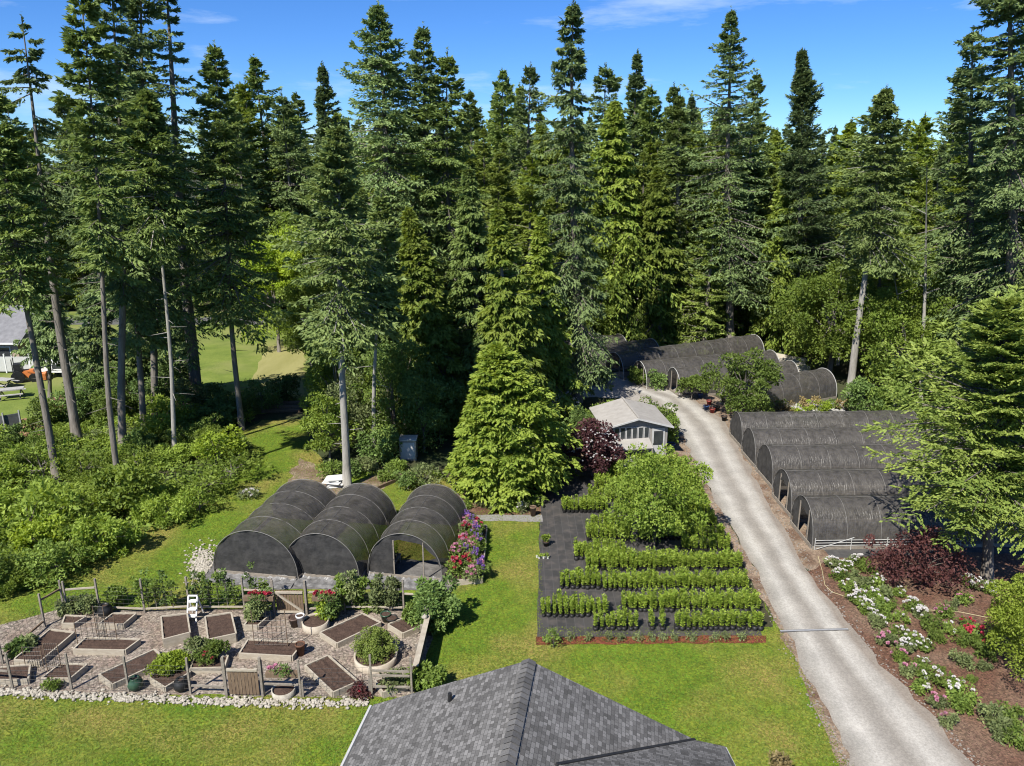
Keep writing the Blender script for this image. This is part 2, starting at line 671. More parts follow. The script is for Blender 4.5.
forest_floor = mat('forest_floor', (.035, .035, .016), (.085, .075, .04), 1.2, .95, .6, 6, c3=(.045, .07, .018))
lawn_m = mat('lawn_grass', (.091, .165, .009), (.167, .236, .016), 1.5, .9, .7, 26, c3=(.25, .222, .05), big=.2, speck=(16, .62, 1.35, .025))
field_m = mat('far_grass', (.11, .165, .022), (.20, .25, .045), .5, .9, .9, 5, c3=(.24, .25, .08), big=.3)
mown_m = mat('mown_grass', (.26, .25, .085), (.34, .32, .13), .6, .9, .5, 8, stretch=(1, .25, 1))
gravel_m = mat('gravel_drive', (.30, .275, .24), (.44, .41, .37), 7, .95, .5, 40, c3=(.36, .33, .29), big=.06)
pea_m = mat('pea_gravel', (.13, .105, .082), (.42, .36, .30), 9, .9, .9, 14, c3=(.24, .185, .145), big=.1, speck=(13, .5, 1.4, .015))
mulch_m = mat('bark_mulch', (.085, .042, .026), (.20, .105, .068), 9, .95, .8, 26, c3=(.20, .13, .09), big=.05, speck=(18, .55, 1.4, .01))
redmulch_m = mat('red_mulch', (.13, .035, .018), (.22, .07, .035), 9, .95, .8, 24, speck=(18, .5, 1.4, .01))
dirt_m = mat('bare_dirt', (.22, .16, .11), (.34, .26, .19), 3, .95, .5, 14, c3=(.16, .10, .065), big=.3, speck=(15, .65, 1.3, .01))
pathm = mat('grey_path', (.22, .21, .20), (.33, .32, .30), 8, .95, .4, 30)

o = sheet('ground', [(-900, -200), (900, -200), (900, 1500), (-900, 1500)], 0, forest_floor, 0)
# lawns
lawn_pts = [(-60, 2), (18, 2)] + G((846, 760), (783, 630), (764, 600)) + [(10.35, 27)] + [(1.2, 27), (1.6, 40.2)] + \
    G((470, 515), (440, 470), (330, 470), (312, 450), (305, 420), (262, 420), (228, 440), (245, 470), (190, 505), (105, 545), (0, 590)) + [(-60, 35)]
sheet('lawn', lawn_pts, .004, lawn_m, .15, .6)
sheet('field', G((-60, 440), (60, 425), (150, 432), (240, 415), (330, 405), (345, 330)) + [(-26, 92), (-120, 92), (-120, 52)], .004, field_m, .4, 1.5)
sheet('mown_strip', G((246, 396), (303, 396), (305, 346), (268, 346)), .008, mown_m, .25, 1)
tag(link(bpy.data.objects.new('far_road', MB().add([(-130, 84.5, .012), (-14, 84.5, .012), (-14, 88.5, .012), (-130, 88.5, .012)], [(0, 1, 2, 3)]).mesh('far_road', mat('asphalt', (.10, .10, .10), (.15, .15, .145), 4, .9, .2)))), kind='structure')
# driveway
sheet('gravel_yard', G((560, 398), (600, 372), (660, 372), (712, 398), (760, 440), (720, 470), (664, 420), (620, 398)), .0075, gravel_m, .25, .8)
sheet('dirt_verge', G((668, 408), (700, 392), (730, 402), (742, 440), (760, 462), (790, 500), (826, 552), (838, 580), (800, 566), (742, 480), (716, 440)), .012, dirt_m, .2, .7)
sheet('drive_shoulder', G((668, 414), (676, 414), (700, 470), (728, 520), (790, 630), (863, 774), (844, 774), (780, 630), (718, 522), (694, 470)), .0112, dirt_m, .12, .5)
left = [(870, 790), (852, 766), (818, 700), (786, 630), (750, 560), (724, 516), (701, 475), (686, 445), (674, 424), (655, 400), (620, 388)]
right = [(1000, 790), (975, 766), (914, 700), (851, 630), (806, 568), (778, 520), (753, 475), (737, 445), (722, 420), (690, 396), (650, 380)]
me = bpy.data.meshes.new('driveway')
vs, fs, uv = [], [], []
NA = 17
rows = []
for i in range(len(left) - 1):
    for j in range(6):
        t = j / 6
        rows.append((at(left[i][0] + (left[i + 1][0] - left[i][0]) * t, left[i][1] + (left[i + 1][1] - left[i][1]) * t),
                     at(right[i][0] + (right[i + 1][0] - right[i][0]) * t, right[i][1] + (right[i + 1][1] - right[i][1]) * t)))
dist = 0
for i, (a, b) in enumerate(rows):
    if i:
        dist += ((a + b) / 2 - (rows[i - 1][0] + rows[i - 1][1]) / 2).length
    ja, jb = rnd.uniform(-.05, .05), rnd.uniform(-.05, .05)
    for k in range(NA):
        t = k / (NA - 1)
        tt = t + (ja if k == 0 else jb if k == NA - 1 else 0)
        p = a.lerp(b, tt)
        crownz = .024 + .02 * max(0, math.sin(t * PI)) - .012 * (math.exp(-((t - .3) / .09) ** 2) + math.exp(-((t - .72) / .09) ** 2)) + (rnd.uniform(-.004, .006) if 0 < k < NA - 1 else 0)
        vs.append((p.x, p.y, crownz))
        uv.append((t, dist))
for i in range(len(rows) - 1):
    for k in range(NA - 1):
        fs.append((i * NA + k, i * NA + k + 1, (i + 1) * NA + k + 1, (i + 1) * NA + k))
me.from_pydata(vs, [], fs)
ul = me.uv_layers.new(name='UVMap')
for lp in me.loops:
    ul.data[lp.index].uv = uv[lp.vertex_index]
m, t, oo = new_mat('drive_gravel')
ln = t.links.new
p = N(t, 'ShaderNodeBsdfPrincipled')
p.inputs['Roughness'].default_value = .95
p.inputs['Specular IOR Level'].default_value = .15
g = N(t, 'ShaderNodeTexCoord')
sp = N(t, 'ShaderNodeSeparateXYZ')
ln(g.outputs['UV'], sp.inputs[0])
nx = N(t, 'ShaderNodeTexNoise')
nx.inputs['Scale'].default_value = .5
nx.inputs['Detail'].default_value = 3
ln(g.outputs['Object'], nx.inputs['Vector'])
ad = N(t, 'ShaderNodeMath', operation='MULTIPLY_ADD')
ad.inputs[1].default_value = .16
ln(nx.outputs['Fac'], ad.inputs[0])
ln(sp.outputs[0], ad.inputs[2])
r = N(t, 'ShaderNodeValToRGB')
els = r.color_ramp.elements
els[0].position, els[0].color = .05, (0.228, 0.201, 0.171, 1)
els[1].position, els[1].color = 1.0, (0.228, 0.198, 0.167, 1)
for ps, cc in ((.20, (0.289, 0.274, 0.243, 1)), (.33, (0.388, 0.369, 0.334, 1)), (.50, (0.251, 0.232, 0.205, 1)), (.60, (0.236, 0.217, 0.190, 1)), (.76, (0.388, 0.369, 0.334, 1)), (.92, (0.304, 0.285, 0.255, 1))):
    q = els.new(ps)
    q.color = cc
ln(ad.outputs[0], r.inputs[0])
n2 = N(t, 'ShaderNodeTexNoise')
n2.inputs['Scale'].default_value = 14
n2.inputs['Detail'].default_value = 8
n2.inputs['Roughness'].default_value = .75
ln(g.outputs['Object'], n2.inputs['Vector'])
mr = N(t, 'ShaderNodeMapRange')
mr.inputs[1].default_value = .3
mr.inputs[2].default_value = .7
mr.inputs[3].default_value = .68
mr.inputs[4].default_value = 1.22
ln(n2.outputs['Fac'], mr.inputs[0])
n3 = N(t, 'ShaderNodeTexNoise')
n3.inputs['Scale'].default_value = .9
n3.inputs['Detail'].default_value = 5
ln(g.outputs['Object'], n3.inputs['Vector'])
mr3 = N(t, 'ShaderNodeMapRange')
mr3.inputs[1].default_value = .3
mr3.inputs[2].default_value = .7
mr3.inputs[3].default_value = .86
mr3.inputs[4].default_value = 1.1
ln(n3.outputs['Fac'], mr3.inputs[0])
mu = N(t, 'ShaderNodeMath', operation='MULTIPLY')
ln(mr.outputs[0], mu.inputs[0])
ln(mr3.outputs[0], mu.inputs[1])
hv = N(t, 'ShaderNodeHueSaturation')
ln(mu.outputs[0], hv.inputs['Value'])
ln(r.outputs[0], hv.inputs['Color'])
ln(hv.outputs[0], p.inputs['Base Color'])
bp = N(t, 'ShaderNodeBump')
bp.inputs['Strength'].default_value = .5
bp.inputs['Distance'].default_value = .03
ln(n2.outputs['Fac'], bp.inputs['Height'])
ln(bp.outputs[0], p.inputs['Normal'])
ln(p.outputs[0], oo.inputs[0])
me.materials.append(m)
me.update()
tag(link(bpy.data.objects.new('driveway', me)), kind='structure')
# drain strip across the driveway
a, b = at(780, 632), at(848, 630)
mb = MB().plank(a, b, .13, .0, .05)
dr = thing('drain_channel', a, 'dark narrow drain channel laid straight across the pale gravel driveway', 'drain')
link(bpy.data.objects.new('channel', mb.mesh('channel', mat('dark_steel', (.06, .06, .06), (.1, .1, .1), 6, .5, .1))), dr).location = -a
link(bpy.data.objects.new('grate', MB().plank(a, b, .08, .05, .058).mesh('grate', galv)), dr).location = -a

# mulch bed, pea gravel, bark bed
sheet('mulch_bed', G((806, 572), (838, 558), (960, 552), (1030, 556), (1100, 620), (1150, 790), (970, 790), (955, 764), (895, 698), (836, 628)), .0156, mulch_m, .12, .5)
sheet('hoop_pad', [(13.2, 32.4), (30, 32.4), (30, 50.5), (13.6, 50.5)], .006, mat('pad_fabric', (.05, .05, .052), (.11, .105, .10), 2, .9, .3, 12), .15, .8)
sheet('bark_bed', G((430, 494), (545, 494), (545, 517), (478, 517)), .012, mulch_m, .12, .5)
sheet('grey_path', G((470, 515), (542, 515), (543, 522), (480, 521)), .016, pathm, .05, .5)
pg = G((-60, 694), (412, 697)) + [(-3.3, 24.2), (-3.0, 28.3)] + [(-18.8, 28.2), (-24, 24.5)]
sheet('pea_gravel', pg, .012, pea_m, .1, .5)
sheet('hoop_skirt', G((190, 578), (205, 562), (465, 560), (452, 592), (250, 590)), .014, mat('skirt_sheet', (.09, .085, .08), (.21, .20, .19), 2.5, .8, .5, 8), .2, .6)
sheet('nursery_yard', G((540, 497), (545, 465), (600, 445), (690, 440), (704, 475), (690, 500)), .0093, dirt_m, .2, .7)

mbs = MB()
edge_pts = []
for a_, b_ in rows:
    edge_pts.append((a_, b_))


# black weed cloth bed
A, B, C_, D_ = Vector((.95, 26.15)), Vector((9.75, 26.25)), Vector((10.35, 43.5)), Vector((1.75, 43.0))
m, t, oo = new_mat('weed_cloth')
ln = t.links.new
p = N(t, 'ShaderNodeBsdfPrincipled')
p.inputs['Roughness'].default_value = .7
g = N(t, 'ShaderNodeTexCoord')
br = N(t, 'ShaderNodeTexBrick', offset=0)
br.inputs['Color1'].default_value = (0.030, 0.029, 0.028, 1)
br.inputs['Color2'].default_value = (0.047, 0.044, 0.042, 1)
br.inputs['Mortar'].default_value = (0.065, 0.061, 0.061, 1)
br.inputs['Scale'].default_value = 1
br.inputs['Mortar Size'].default_value = .012
br.inputs['Brick Width'].default_value = .36
br.inputs['Row Height'].default_value = .9
ln(g.outputs['Object'], br.inputs['Vector'])
nn = N(t, 'ShaderNodeTexNoise')
nn.inputs['Scale'].default_value = 2.2
nn.inputs['Detail'].default_value = 6
ln(g.outputs['Object'], nn.inputs['Vector'])
kk = N(t, 'ShaderNodeMix', data_type='RGBA')
kk.inputs[7].default_value = (0.084, 0.072, 0.065, 1)
rr_ = N(t, 'ShaderNodeMapRange')
rr_.inputs[1].default_value = .48
rr_.inputs[2].default_value = .75
ln(nn.outputs['Fac'], rr_.inputs[0])
ln(rr_.outputs[0], kk.inputs[0])
ln(br.outputs['Color'], kk.inputs[6])
ln(kk.outputs[2], p.inputs['Base Color'])
bp = N(t, 'ShaderNodeBump')
bp.inputs['Strength'].default_value = .5
bp.inputs['Distance'].default_value = .04
ln(nn.outputs['Fac'], bp.inputs['Height'])
ln(bp.outputs[0], p.inputs['Normal'])
ln(p.outputs[0], oo.inputs[0])
sheet('weed_cloth', [A, B, C_, D_], .014, m, .05, .7)
sheet('red_mulch_strip', G((536, 645), (766, 643), (766, 636), (536, 637)), .018, redmulch_m, .05, .3)

# ------------------------------------------------------------------ hoop houses
m, t, oo = new_mat('shade_cloth')
ln = t.links.new
p = N(t, 'ShaderNodeBsdfPrincipled')
p.inputs['Roughness'].default_value = .36
p.inputs['Specular IOR Level'].default_value = .5
g = N(t, 'ShaderNodeTexCoord')
nn = N(t, 'ShaderNodeTexNoise')
nn.inputs['Scale'].default_value = 3.5
nn.inputs['Detail'].default_value = 8
nn.inputs['Roughness'].default_value = .62
ln(g.outputs['Object'], nn.inputs['Vector'])
r = N(t, 'ShaderNodeValToRGB')
r.color_ramp.elements[0].position, r.color_ramp.elements[0].color = .3, (.044, .041, .038, 1)
r.color_ramp.elements[1].position, r.color_ramp.elements[1].color = .72, (.118, .109, .098, 1)
ln(nn.outputs['Fac'], r.inputs[0])
ln(r.outputs[0], p.inputs['Base Color'])
n2 = N(t, 'ShaderNodeTexNoise')
n2.inputs['Scale'].default_value = 5
n2.inputs['Detail'].default_value = 4
mpn = N(t, 'ShaderNodeMapping')
mpn.inputs['Scale'].default_value = (.9, 2.6, .9)
ln(g.outputs['Object'], mpn.inputs[0])
ln(mpn.outputs[0], n2.inputs['Vector'])
bp = N(t, 'ShaderNodeBump')
bp.inputs['Strength'].default_value = .5
bp.inputs['Distance'].default_value = .08
ln(n2.outputs['Fac'], bp.inputs['Height'])
ln(bp.outputs[0], p.inputs['Normal'])
tb = N(t, 'ShaderNodeBsdfTransparent')
ms = N(t, 'ShaderNodeMixShader')
ms.inputs[0].default_value = .33
ln(p.outputs[0], ms.inputs[1])
ln(tb.outputs[0], ms.inputs[2])
ln(ms.outputs[0], oo.inputs[0])
shade_cloth = m
end_cloth = mat('end_cloth', (.026, .026, .027), (.07, .068, .066), 2, .6, .5, 6)


def arch_pt(w, h, a, leg=.25):
    """Hoop profile: short straight legs then a half ellipse; a from 0 to pi."""
    return (-w / 2 * math.cos(a), leg + (h - leg) * math.sin(a) ** .9)


def hoop_house(loc, rz, wid, length, h, bays, label, group, front='closed', back='closed', rails=False, seed=0, pale_rim=False):
    """Local frame: width along x, length along +y from the front end."""
    rr = random.Random(seed)
    t = thing('hoop_house', loc, label, 'greenhouse', group, rz)
    na = 22
    sub = 5
    mb = MB()
    ny = bays * sub + 1
    b = 0
    for j in range(ny):
        y = length * j / (ny - 1)
        ph = (j % sub) / sub
        sagk = math.sin(ph * PI) * .016
        for i in range(na + 1):
            a = PI * i / na
            x, z = arch_pt(wid, h, a)
            wob = rr.uniform(-.016, .016) + (.05 * rr.uniform(-1, 1) if i in (0, na) else 0)
            k = 1 - (sagk + wob) * (.4 + .6 * math.sin(a))
            zz = z * k if 0 < i < na else .03
            mb.v.append((x * (k if 0 < i < na else 1.03), y, zz))
    for j in range(ny - 1):
        for i in range(na):
            q = j * (na + 1) + i
            mb.f.append((q, q + na + 1, q + na + 2, q + 1))
    mb.obj('cover', shade_cloth, t, True)
    for j in range(bays + 1):
        y = length * j / bays
        rib = MB()
        end = j in (0, bays)
        pts = [(arch_pt(wid + .03, h + .012, PI * i / 24)[0], y, arch_pt(wid + .03, h + .012, PI * i / 24)[1]) for i in range(25)]
        pts = [(pts[0][0], y, 0)] + pts + [(pts[-1][0], y, 0)]
        rib.tube(pts, .026 if (end and pale_rim) else .018 if end else .012, 5)
        rib.obj('hoop', white_pipe if (end and pale_rim) else rib_m, t, True)
    for xx, aa in ((0, PI / 2),) + (((0, PI * .3),) if seed % 2 else ()):
        x, z = arch_pt(wid + .01, h + .005, aa)
        MB().tube([(x, 0, z), (x, length, z)], .008, 4).obj('ridge_line', rib_m, t)
    for which, y, sg in ((front, .03, -1), (back, length - .03, 1)):
        if which == 'none':
            continue
        e = MB()
        n = 14
        nzv = 7
        lo = .03
        xs = [(-1 + 2 * i / n) for i in range(n + 1)]
        for i in range(n + 1):
            x = xs[i] * (wid / 2 - .03)
            a = math.acos(max(-1, min(1, -x / (wid / 2))))
            zt = arch_pt(wid, h - .03, a)[1]
            for k in range(nzv + 1):
                wob = rr.uniform(-.035, .035) if 0 < k < nzv else 0
                e.v.append((x, y + wob + .05 * math.sin(i * 1.7 + k * .6), lo + (zt - lo) * k / nzv))
        for i in range(n):
            for k in range(nzv):
                xm = (xs[i] + xs[i + 1]) / 2
                if which == 'open' and abs(xm - .12) < .34 and k < 5:
                    continue
                if which == 'half' and (xm > -.25 and k < 6):
                    continue
                q = i * (nzv + 1) + k
                e.f.append((q, q + nzv + 1, q + nzv + 2, q + 1))
        e.obj('end_panel', end_cloth, t, True)
        # base boards at the end and door posts
        MB().box((0, y - .05 * -sg, .1), (wid * .96, .05, .2)).obj('base_board', wood_grey, t)
        if which in ('open', 'half'):
            for x in (-.28, .52):
                MB().box((x * wid / 2, y + sg * .03, h * .42), (.05, .05, h * .84)).obj('door_post', wood_grey, t)
    for sg in (-1, 1):
        MB().box((sg * (wid / 2 + .03), length / 2, .09), (.05, length, .18)).obj('side_board', wood_grey, t)
    if rails:
        for k, zz in enumerate((.22, .36, .5)):
            MB().tube([(wid / 2 + .07, .1, zz), (wid / 2 + .07, length * .62, zz)], .02, 5).obj('side_rail', white_pipe, t)
        for yy in (.1, length * .16, length * .31, length * .46, length * .62):
            MB().tube([(wid / 2 + .08, yy, 0), (wid / 2 + .08, yy, .62)], .022, 5).obj('rail_post', white_pipe, t)
        MB().tube([(wid / 2 + .09, .15, .05), (wid / 2 + .06, length * .17, .62)], .02, 5).obj('brace', white_pipe, t)
    return t


rib_m = mat('rib_line', (.15, .145, .135), (.24, .23, .22), 6, .6, 0)
GL = 'black shade cloth tunnels beside the vegetable garden'
az = math.radians(-9.5)
h1, h2, h3 = at(256, 577), at(322, 579), at(405, 579)
hoop_house(h1, az, 3.95, 5.7, 2.25, 4, 'leftmost of the three black shade cloth tunnels behind the vegetable garden, its end closed', GL, seed=1)
hoop_house(h2, az, 3.45, 5.5, 2.2, 4, 'middle of the three black shade cloth tunnels behind the vegetable garden', GL, seed=2)
hoop_house(h3, az, 3.35, 5.4, 2.2, 4, 'black shade cloth tunnel with an open end showing plants, beside the flower bed', GL, front='half', seed=3)
GR = 'long black shade cloth tunnels right of the driveway'
rw = ['nearest long black tunnel right of the driveway with white rails along its side',
      'second nearest long black tunnel right of the driveway with an open end',
      'middle one of the five long black tunnels right of the driveway',
      'second farthest of the five long black tunnels right of the driveway',
      'farthest of the five long black tunnels right of the driveway, under the wildflower strip']
for i, (x, y, wd, hh) in enumerate([(14.2, 34.75, 2.75, 2.05), (14.35, 38.1, 2.75, 2.05), (14.55, 41.75, 2.75, 2.05), (14.5, 44.75, 2.6, 2.0), (14.6, 47.9, 2.6, 2.0)]):
    hoop_house((x, y, 0), -PI / 2 + .03, wd, 11.5, hh, 7, rw[i], GR, front='open' if i < 2 else 'closed', rails=(i == 0), seed=10 + i)
GB = 'long grey black tunnels at the far end of the driveway'
ang = math.radians(26.5)
ca, sa = math.cos(ang), math.sin(ang)
back_h = [((615, 353), (755, 335), 8, 'longest tunnel in the far group, its ridge highest, with pale end arches', 'half'),
          ((640, 361), (772, 350), 7, 'far tunnel with a white front arch, second in front of the longest tunnel', 'half'),
          ((674, 368), (792, 361), 6, 'far tunnel whose white front arch stands beside the round green shrub', 'half'),
          ((735, 383), (825, 369), 5, 'far tunnel nearest the wildflower strip, its rounded end beside the leaning trunk', 'closed'),
          ((560, 350), (652, 338.5), 5, 'far tunnel second from the back, its end just behind the longest tunnel', 'closed'),
          ((530, 346), (620, 334), 5, 'rearmost far tunnel, only its end arch showing behind the spruce trunk', 'closed')]
for i, (pa, pb, nb, lab, fr) in enumerate(back_h):
    a, b = at(pa[0], pa[1], 2.0), at(pb[0], pb[1], 2.0)
    a.z = b.z = 0
    d = b - a
    hoop_house(a, math.atan2(-d.x, d.y), 2.75, d.length, 2.0 + rnd.uniform(-.04, .04), nb, lab, GB, front=fr, seed=21 + i, pale_rim=True)
BENCH = []
sheet_m = mat('sheet_plastic', (.10, .098, .095), (.26, .255, .25), 3, .45, .6, 8, spec=.5)
# plants standing inside the open tunnel
wt = h3 + Vector((-.95, .95, 0))
t = thing('plant_bench', wt, 'low wooden plant bench inside the open tunnel', 'bench', None, az)
MB().box((0, 0, .42), (1.0, 1.3, .05)).obj('bench_top', wood_grey, t)
for sx in (-1, 1):
    for sy in (-1, 1):
        MB().box((sx * .45, sy * .58, .2), (.06, .06, .4)).obj('leg', wood_grey, t)

for i, (dx, dy) in enumerate([(-.35, -.45), (.05, -.5), (.38, -.4), (-.3, -.1), (.1, -.05), (.35, .05), (-.35, .3), (0, .35), (.35, .4)]):
    q = wt + Vector((dx * math.cos(az) - dy * math.sin(az), dx * math.sin(az) + dy * math.cos(az), .445))
    BENCH.append(q)
# crumpled ground sheets at the tunnel ends
for hb, wid_, lab in ((h1, 3.9, 'crumpled grey ground sheet before the leftmost garden tunnel'), (h2, 3.4, 'crumpled grey ground sheet before the middle garden tunnel'), (h3, 3.3, 'crumpled grey ground sheet before the open garden tunnel')):
    mb = MB()
    n_, k_ = 26, 5
    for i in range(n_ + 1):
        for j in range(k_ + 1):
            x, y = (i / n_ - .5) * wid_, -.75 + .78 * j / k_ + rnd.uniform(-.06, .06) * (j == 0)
            z = .025 + (rnd.uniform(0, .09) if 0 < j else .0) + (.16 * rnd.random() if j == k_ else 0)
            mb.v.append((x * math.cos(az) - y * math.sin(az), x * math.sin(az) + y * math.cos(az), z))
    for i in range(n_):
        for j in range(k_):
            q = i * (k_ + 1) + j
            mb.f.append((q, q + k_ + 1, q + k_ + 2, q + 1))
    gs = mb.obj('ground_sheet', sheet_m)
    gs.location = hb
    tag(gs, lab, 'tarp', 'ground sheets at the garden tunnels')

# ------------------------------------------------------------------ house in front
A = at(529, 660, 7.4)
ea, ra = 5.8, 7.4
rdir = (Vector((0.154, 1.0, 0))).normalized()      # ridge runs away from the camera
xdir = Vector((rdir.y, -rdir.x, 0))
hw = 3.62
gable = Vector((A.x, A.y, 0))
shing, t, oo = new_mat('shingles')
ln = t.links.new
p = N(t, 'ShaderNodeBsdfPrincipled')
p.inputs['Roughness'].default_value = .85
p.inputs['Specular IOR Level'].default_value = .2
g = N(t, 'ShaderNodeUVMap')
br = N(t, 'ShaderNodeTexBrick')
br.offset = .37
br.squash = .6
br.squash_frequency = 3
br.inputs['Color1'].default_value = (0.071, 0.069, 0.066, 1)
br.inputs['Color2'].default_value = (0.178, 0.173, 0.168, 1)
br.inputs['Mortar'].default_value = (0.051, 0.049, 0.048, 1)
br.inputs['Scale'].default_value = 1
br.inputs['Mortar Size'].default_value = .004
br.inputs['Mortar Smooth'].default_value = .3
br.inputs['Brick Width'].default_value = .145
br.inputs['Row Height'].default_value = .085
ln(g.outputs[0], br.inputs['Vector'])
nn = N(t, 'ShaderNodeTexNoise')
nn.inputs['Scale'].default_value = 60
nn.inputs['Detail'].default_value = 4
ln(g.outputs[0], nn.inputs['Vector'])
n2 = N(t, 'ShaderNodeTexNoise')
n2.inputs['Scale'].default_value = .8
n2.inputs['Detail'].default_value = 4
ln(g.outputs[0], n2.inputs['Vector'])
mm = N(t, 'ShaderNodeMath', operation='ADD')
ln(nn.outputs['Fac'], mm.inputs[0])
ln(n2.outputs['Fac'], mm.inputs[1])
mr = N(t, 'ShaderNodeMapRange')
mr.inputs[1].default_value = .6
mr.inputs[2].default_value = 1.4
mr.inputs[3].default_value = .72
mr.inputs[4].default_value = 1.25
ln(mm.outputs[0], mr.inputs[0])
hv = N(t, 'ShaderNodeHueSaturation')
ln(mr.outputs[0], hv.inputs['Value'])
ln(br.outputs['Color'], hv.inputs['Color'])
ln(hv.outputs[0], p.inputs['Base Color'])
bp = N(t, 'ShaderNodeBump')
bp.inputs['Strength'].default_value = .6
bp.inputs['Distance'].default_value = .02
ln(br.outputs['Fac'], bp.inputs['Height'])
bp.invert = True
ln(bp.outputs[0], p.inputs['Normal'])
ln(p.outputs[0], oo.inputs[0])


def slab(name, pts, th, m, parent, uax):
    """Roof plane: polygon pts (3D, counter-clockwise from above) with thickness and metric UVs."""
    pts = [Vector(q) for q in pts]
    nrm = (pts[1] - pts[0]).cross(pts[2] - pts[0]).normalized()
    if nrm.z < 0:
        pts.reverse()
        nrm = -nrm
    n = len(pts)
    me = bpy.data.meshes.new(name)
    me.from_pydata([tuple(q) for q in pts] + [tuple(q - nrm * th) for q in pts], [],
                   [tuple(range(n)), tuple(reversed(range(n, 2 * n)))] + [(i, n + i, n + (i + 1) % n, (i + 1) % n) for i in range(n)])
    ul = me.uv_layers.new(name='UVMap')
    uax = Vector(uax).normalized()
    vax = nrm.cross(uax)
    for lp in me.loops:
        q = Vector(me.vertices[lp.vertex_index].co)
        ul.data[lp.index].uv = (q.dot(uax) + 50, q.dot(vax) + 50)
    me.materials.append(m)
    me.update()
    return link(bpy.data.objects.new(name, me), parent)


def HP(s, l, z):
    """House point: s metres right of the ridge, l metres towards the camera from the gable."""
    q = gable + xdir * s - rdir * l
    return Vector((q.x, q.y, z))


HOUSE = thing('house', (0, 0, 0), 'grey shingled house roof with a gable pointing at the lawn, nearest the camera', 'house')
siding = mat('siding', (.34, .33, .30), (.40, .39, .36), 3, .8, .1)
LEN = 13.0
pit = (ra - ea) / hw


def zr(s):
    return ra - abs(s) * pit


# the right slope is cut by the valley of the side wing
wl0, wl1 = 0.12, 8.0
slab('roof', [HP(0, 0, ra), HP(-hw, 0, ea), HP(-hw, LEN, ea), HP(0, LEN, ra)], .12, shing, HOUSE, rdir)
slab('roof', [HP(0, 0, ra), HP(hw, 0, ea), HP(hw, LEN, ea), HP(0, LEN, ra)], .12, shing, HOUSE, rdir)
# side wing: ridge runs right, its far slope drops to the same eave
wr = 2.2
wz = ea + .06


def wing_ridge(s):
    return HP(s, wr, wz + wr * .30)


we = 5.0
wlow = ea - .25
v0 = HP(3.55, .05, wlow + .28)
slab('wing_roof', [HP(.9, 2.55, 6.98 + .06), HP(hw - .02, .1, ea + .07), HP(4.28, .10, ea - .02), HP(4.42, 1.15, ea + .27), HP(4.3, 1.55, ea + .50), HP(2.8, 2.55, 6.6)], .10, shing, HOUSE, xdir)
slab('wing_roof', [HP(.9, 2.56, 7.06), HP(2.8, 2.56, 6.63), HP(4.3, 1.56, ea + .50), HP(4.42, 1.16, ea + .28), HP(4.75, 6.5, ea - .5), HP(.9, 7.5, 6.2)], .10, shing, HOUSE, xdir)
# walls and eaves
MB().plank(HP(-hw + .45, .4, 0), HP(hw - .45, .4, 0), .15, 0, ea - .05).obj('wall', siding, HOUSE)
MB().plank(HP(-hw + .45, .48, 0), HP(-hw + .45, LEN - .4, 0), .15, 0, ea - .05).obj('wall', siding, HOUSE)
MB().plank(HP(hw - .45, .48, 0), HP(hw - .45, LEN - .4, 0), .15, 0, ea - .05).obj('wall', siding, HOUSE)
MB().plank(HP(hw - .36, .9, 0), HP(4.2, .9, 0), .15, 0, ea - .35).obj('wall', siding, HOUSE)
MB().plank(HP(4.2, .98, 0), HP(4.2, 6.2, 0), .15, 0, ea - .7).obj('wall', siding, HOUSE)
q = MB()
q.add([HP(-hw + .4, .4, ea - .05), HP(hw - .4, .4, ea - .05), HP(0, .4, ra - .2), HP(-hw + .4, .5, ea - .05), HP(hw - .4, .5, ea - .05), HP(0, .5, ra - .2)],
      [(0, 1, 2), (5, 4, 3), (0, 3, 4, 1), (1, 4, 5, 2), (2, 5, 3, 0)]).obj('gable_wall', siding, HOUSE)
fas = mat('pale_trim', (.46, .46, .45), (.56, .56, .55), 4, .5, .05)
MB().tube([HP(-hw - .07, -.02, ea - .07), HP(-hw - .07, LEN, ea - .07)], .045, 6).obj('gutter', fas, HOUSE)
for sg in (-1, 1):
    MB().bar(HP(0, -.03, ra - .09), HP(sg * hw, -.03, ea - .09), .07, .07).obj('rake_board', fas if sg < 0 else wood_grey, HOUSE)
MB().bar(HP(hw + .02, .07, ea - .10), HP(4.26, .07, ea - .12), .03, .05).obj('eave_board', fas, HOUSE)
MB().bar(HP(4.30, .08, ea - .07), HP(4.44, 1.15, ea + .2), .03, .05).obj('eave_board', fas, HOUSE)
dark_trim_m = mat('dark_trim', (.02, .02, .022), (.035, .035, .035), 5, .5, 0)
MB().bar(HP(hw + .02, .07, ea + .04), HP(.86, 2.58, 7.06), .06, .06).obj('valley_strip', dark_trim_m, HOUSE)  # dark bar along the valley line
MB().bar(HP(2.8, 2.56, 6.64), HP(4.3, 1.56, ea + .51), .025, .03).obj('ridge_line', dark_trim_m, HOUSE)
for k in range(int(LEN / .16)):
    cap = MB()
    l0 = k * .16
    zc = ra + .035
    cap.add([HP(-.16, l0, zc - .16 * pit - .0), HP(0, l0, zc + .01), HP(.16, l0, zc - .16 * pit), HP(-.16, l0 + .17, zc - .16 * pit + .02), HP(0, l0 + .17, zc + .03), HP(.16, l0 + .17, zc - .16 * pit + .02)],
            [(0, 1, 4, 3), (1, 2, 5, 4)])
    if l0 > 7:
        break
    g_ = (.12, .135, .15, .105, .165)[k * 7 % 5]
    cap.obj('ridge_cap', mat('ridge_shingle_%d' % (k * 7 % 5), (g_ * .82, g_ * .8, g_ * .78), (g_ * 1.18, g_ * 1.15, g_ * 1.12), 30, .9, .2), HOUSE)
s_, l_ = -2.02, 2.25
vp = at(450, 700, 6.7)
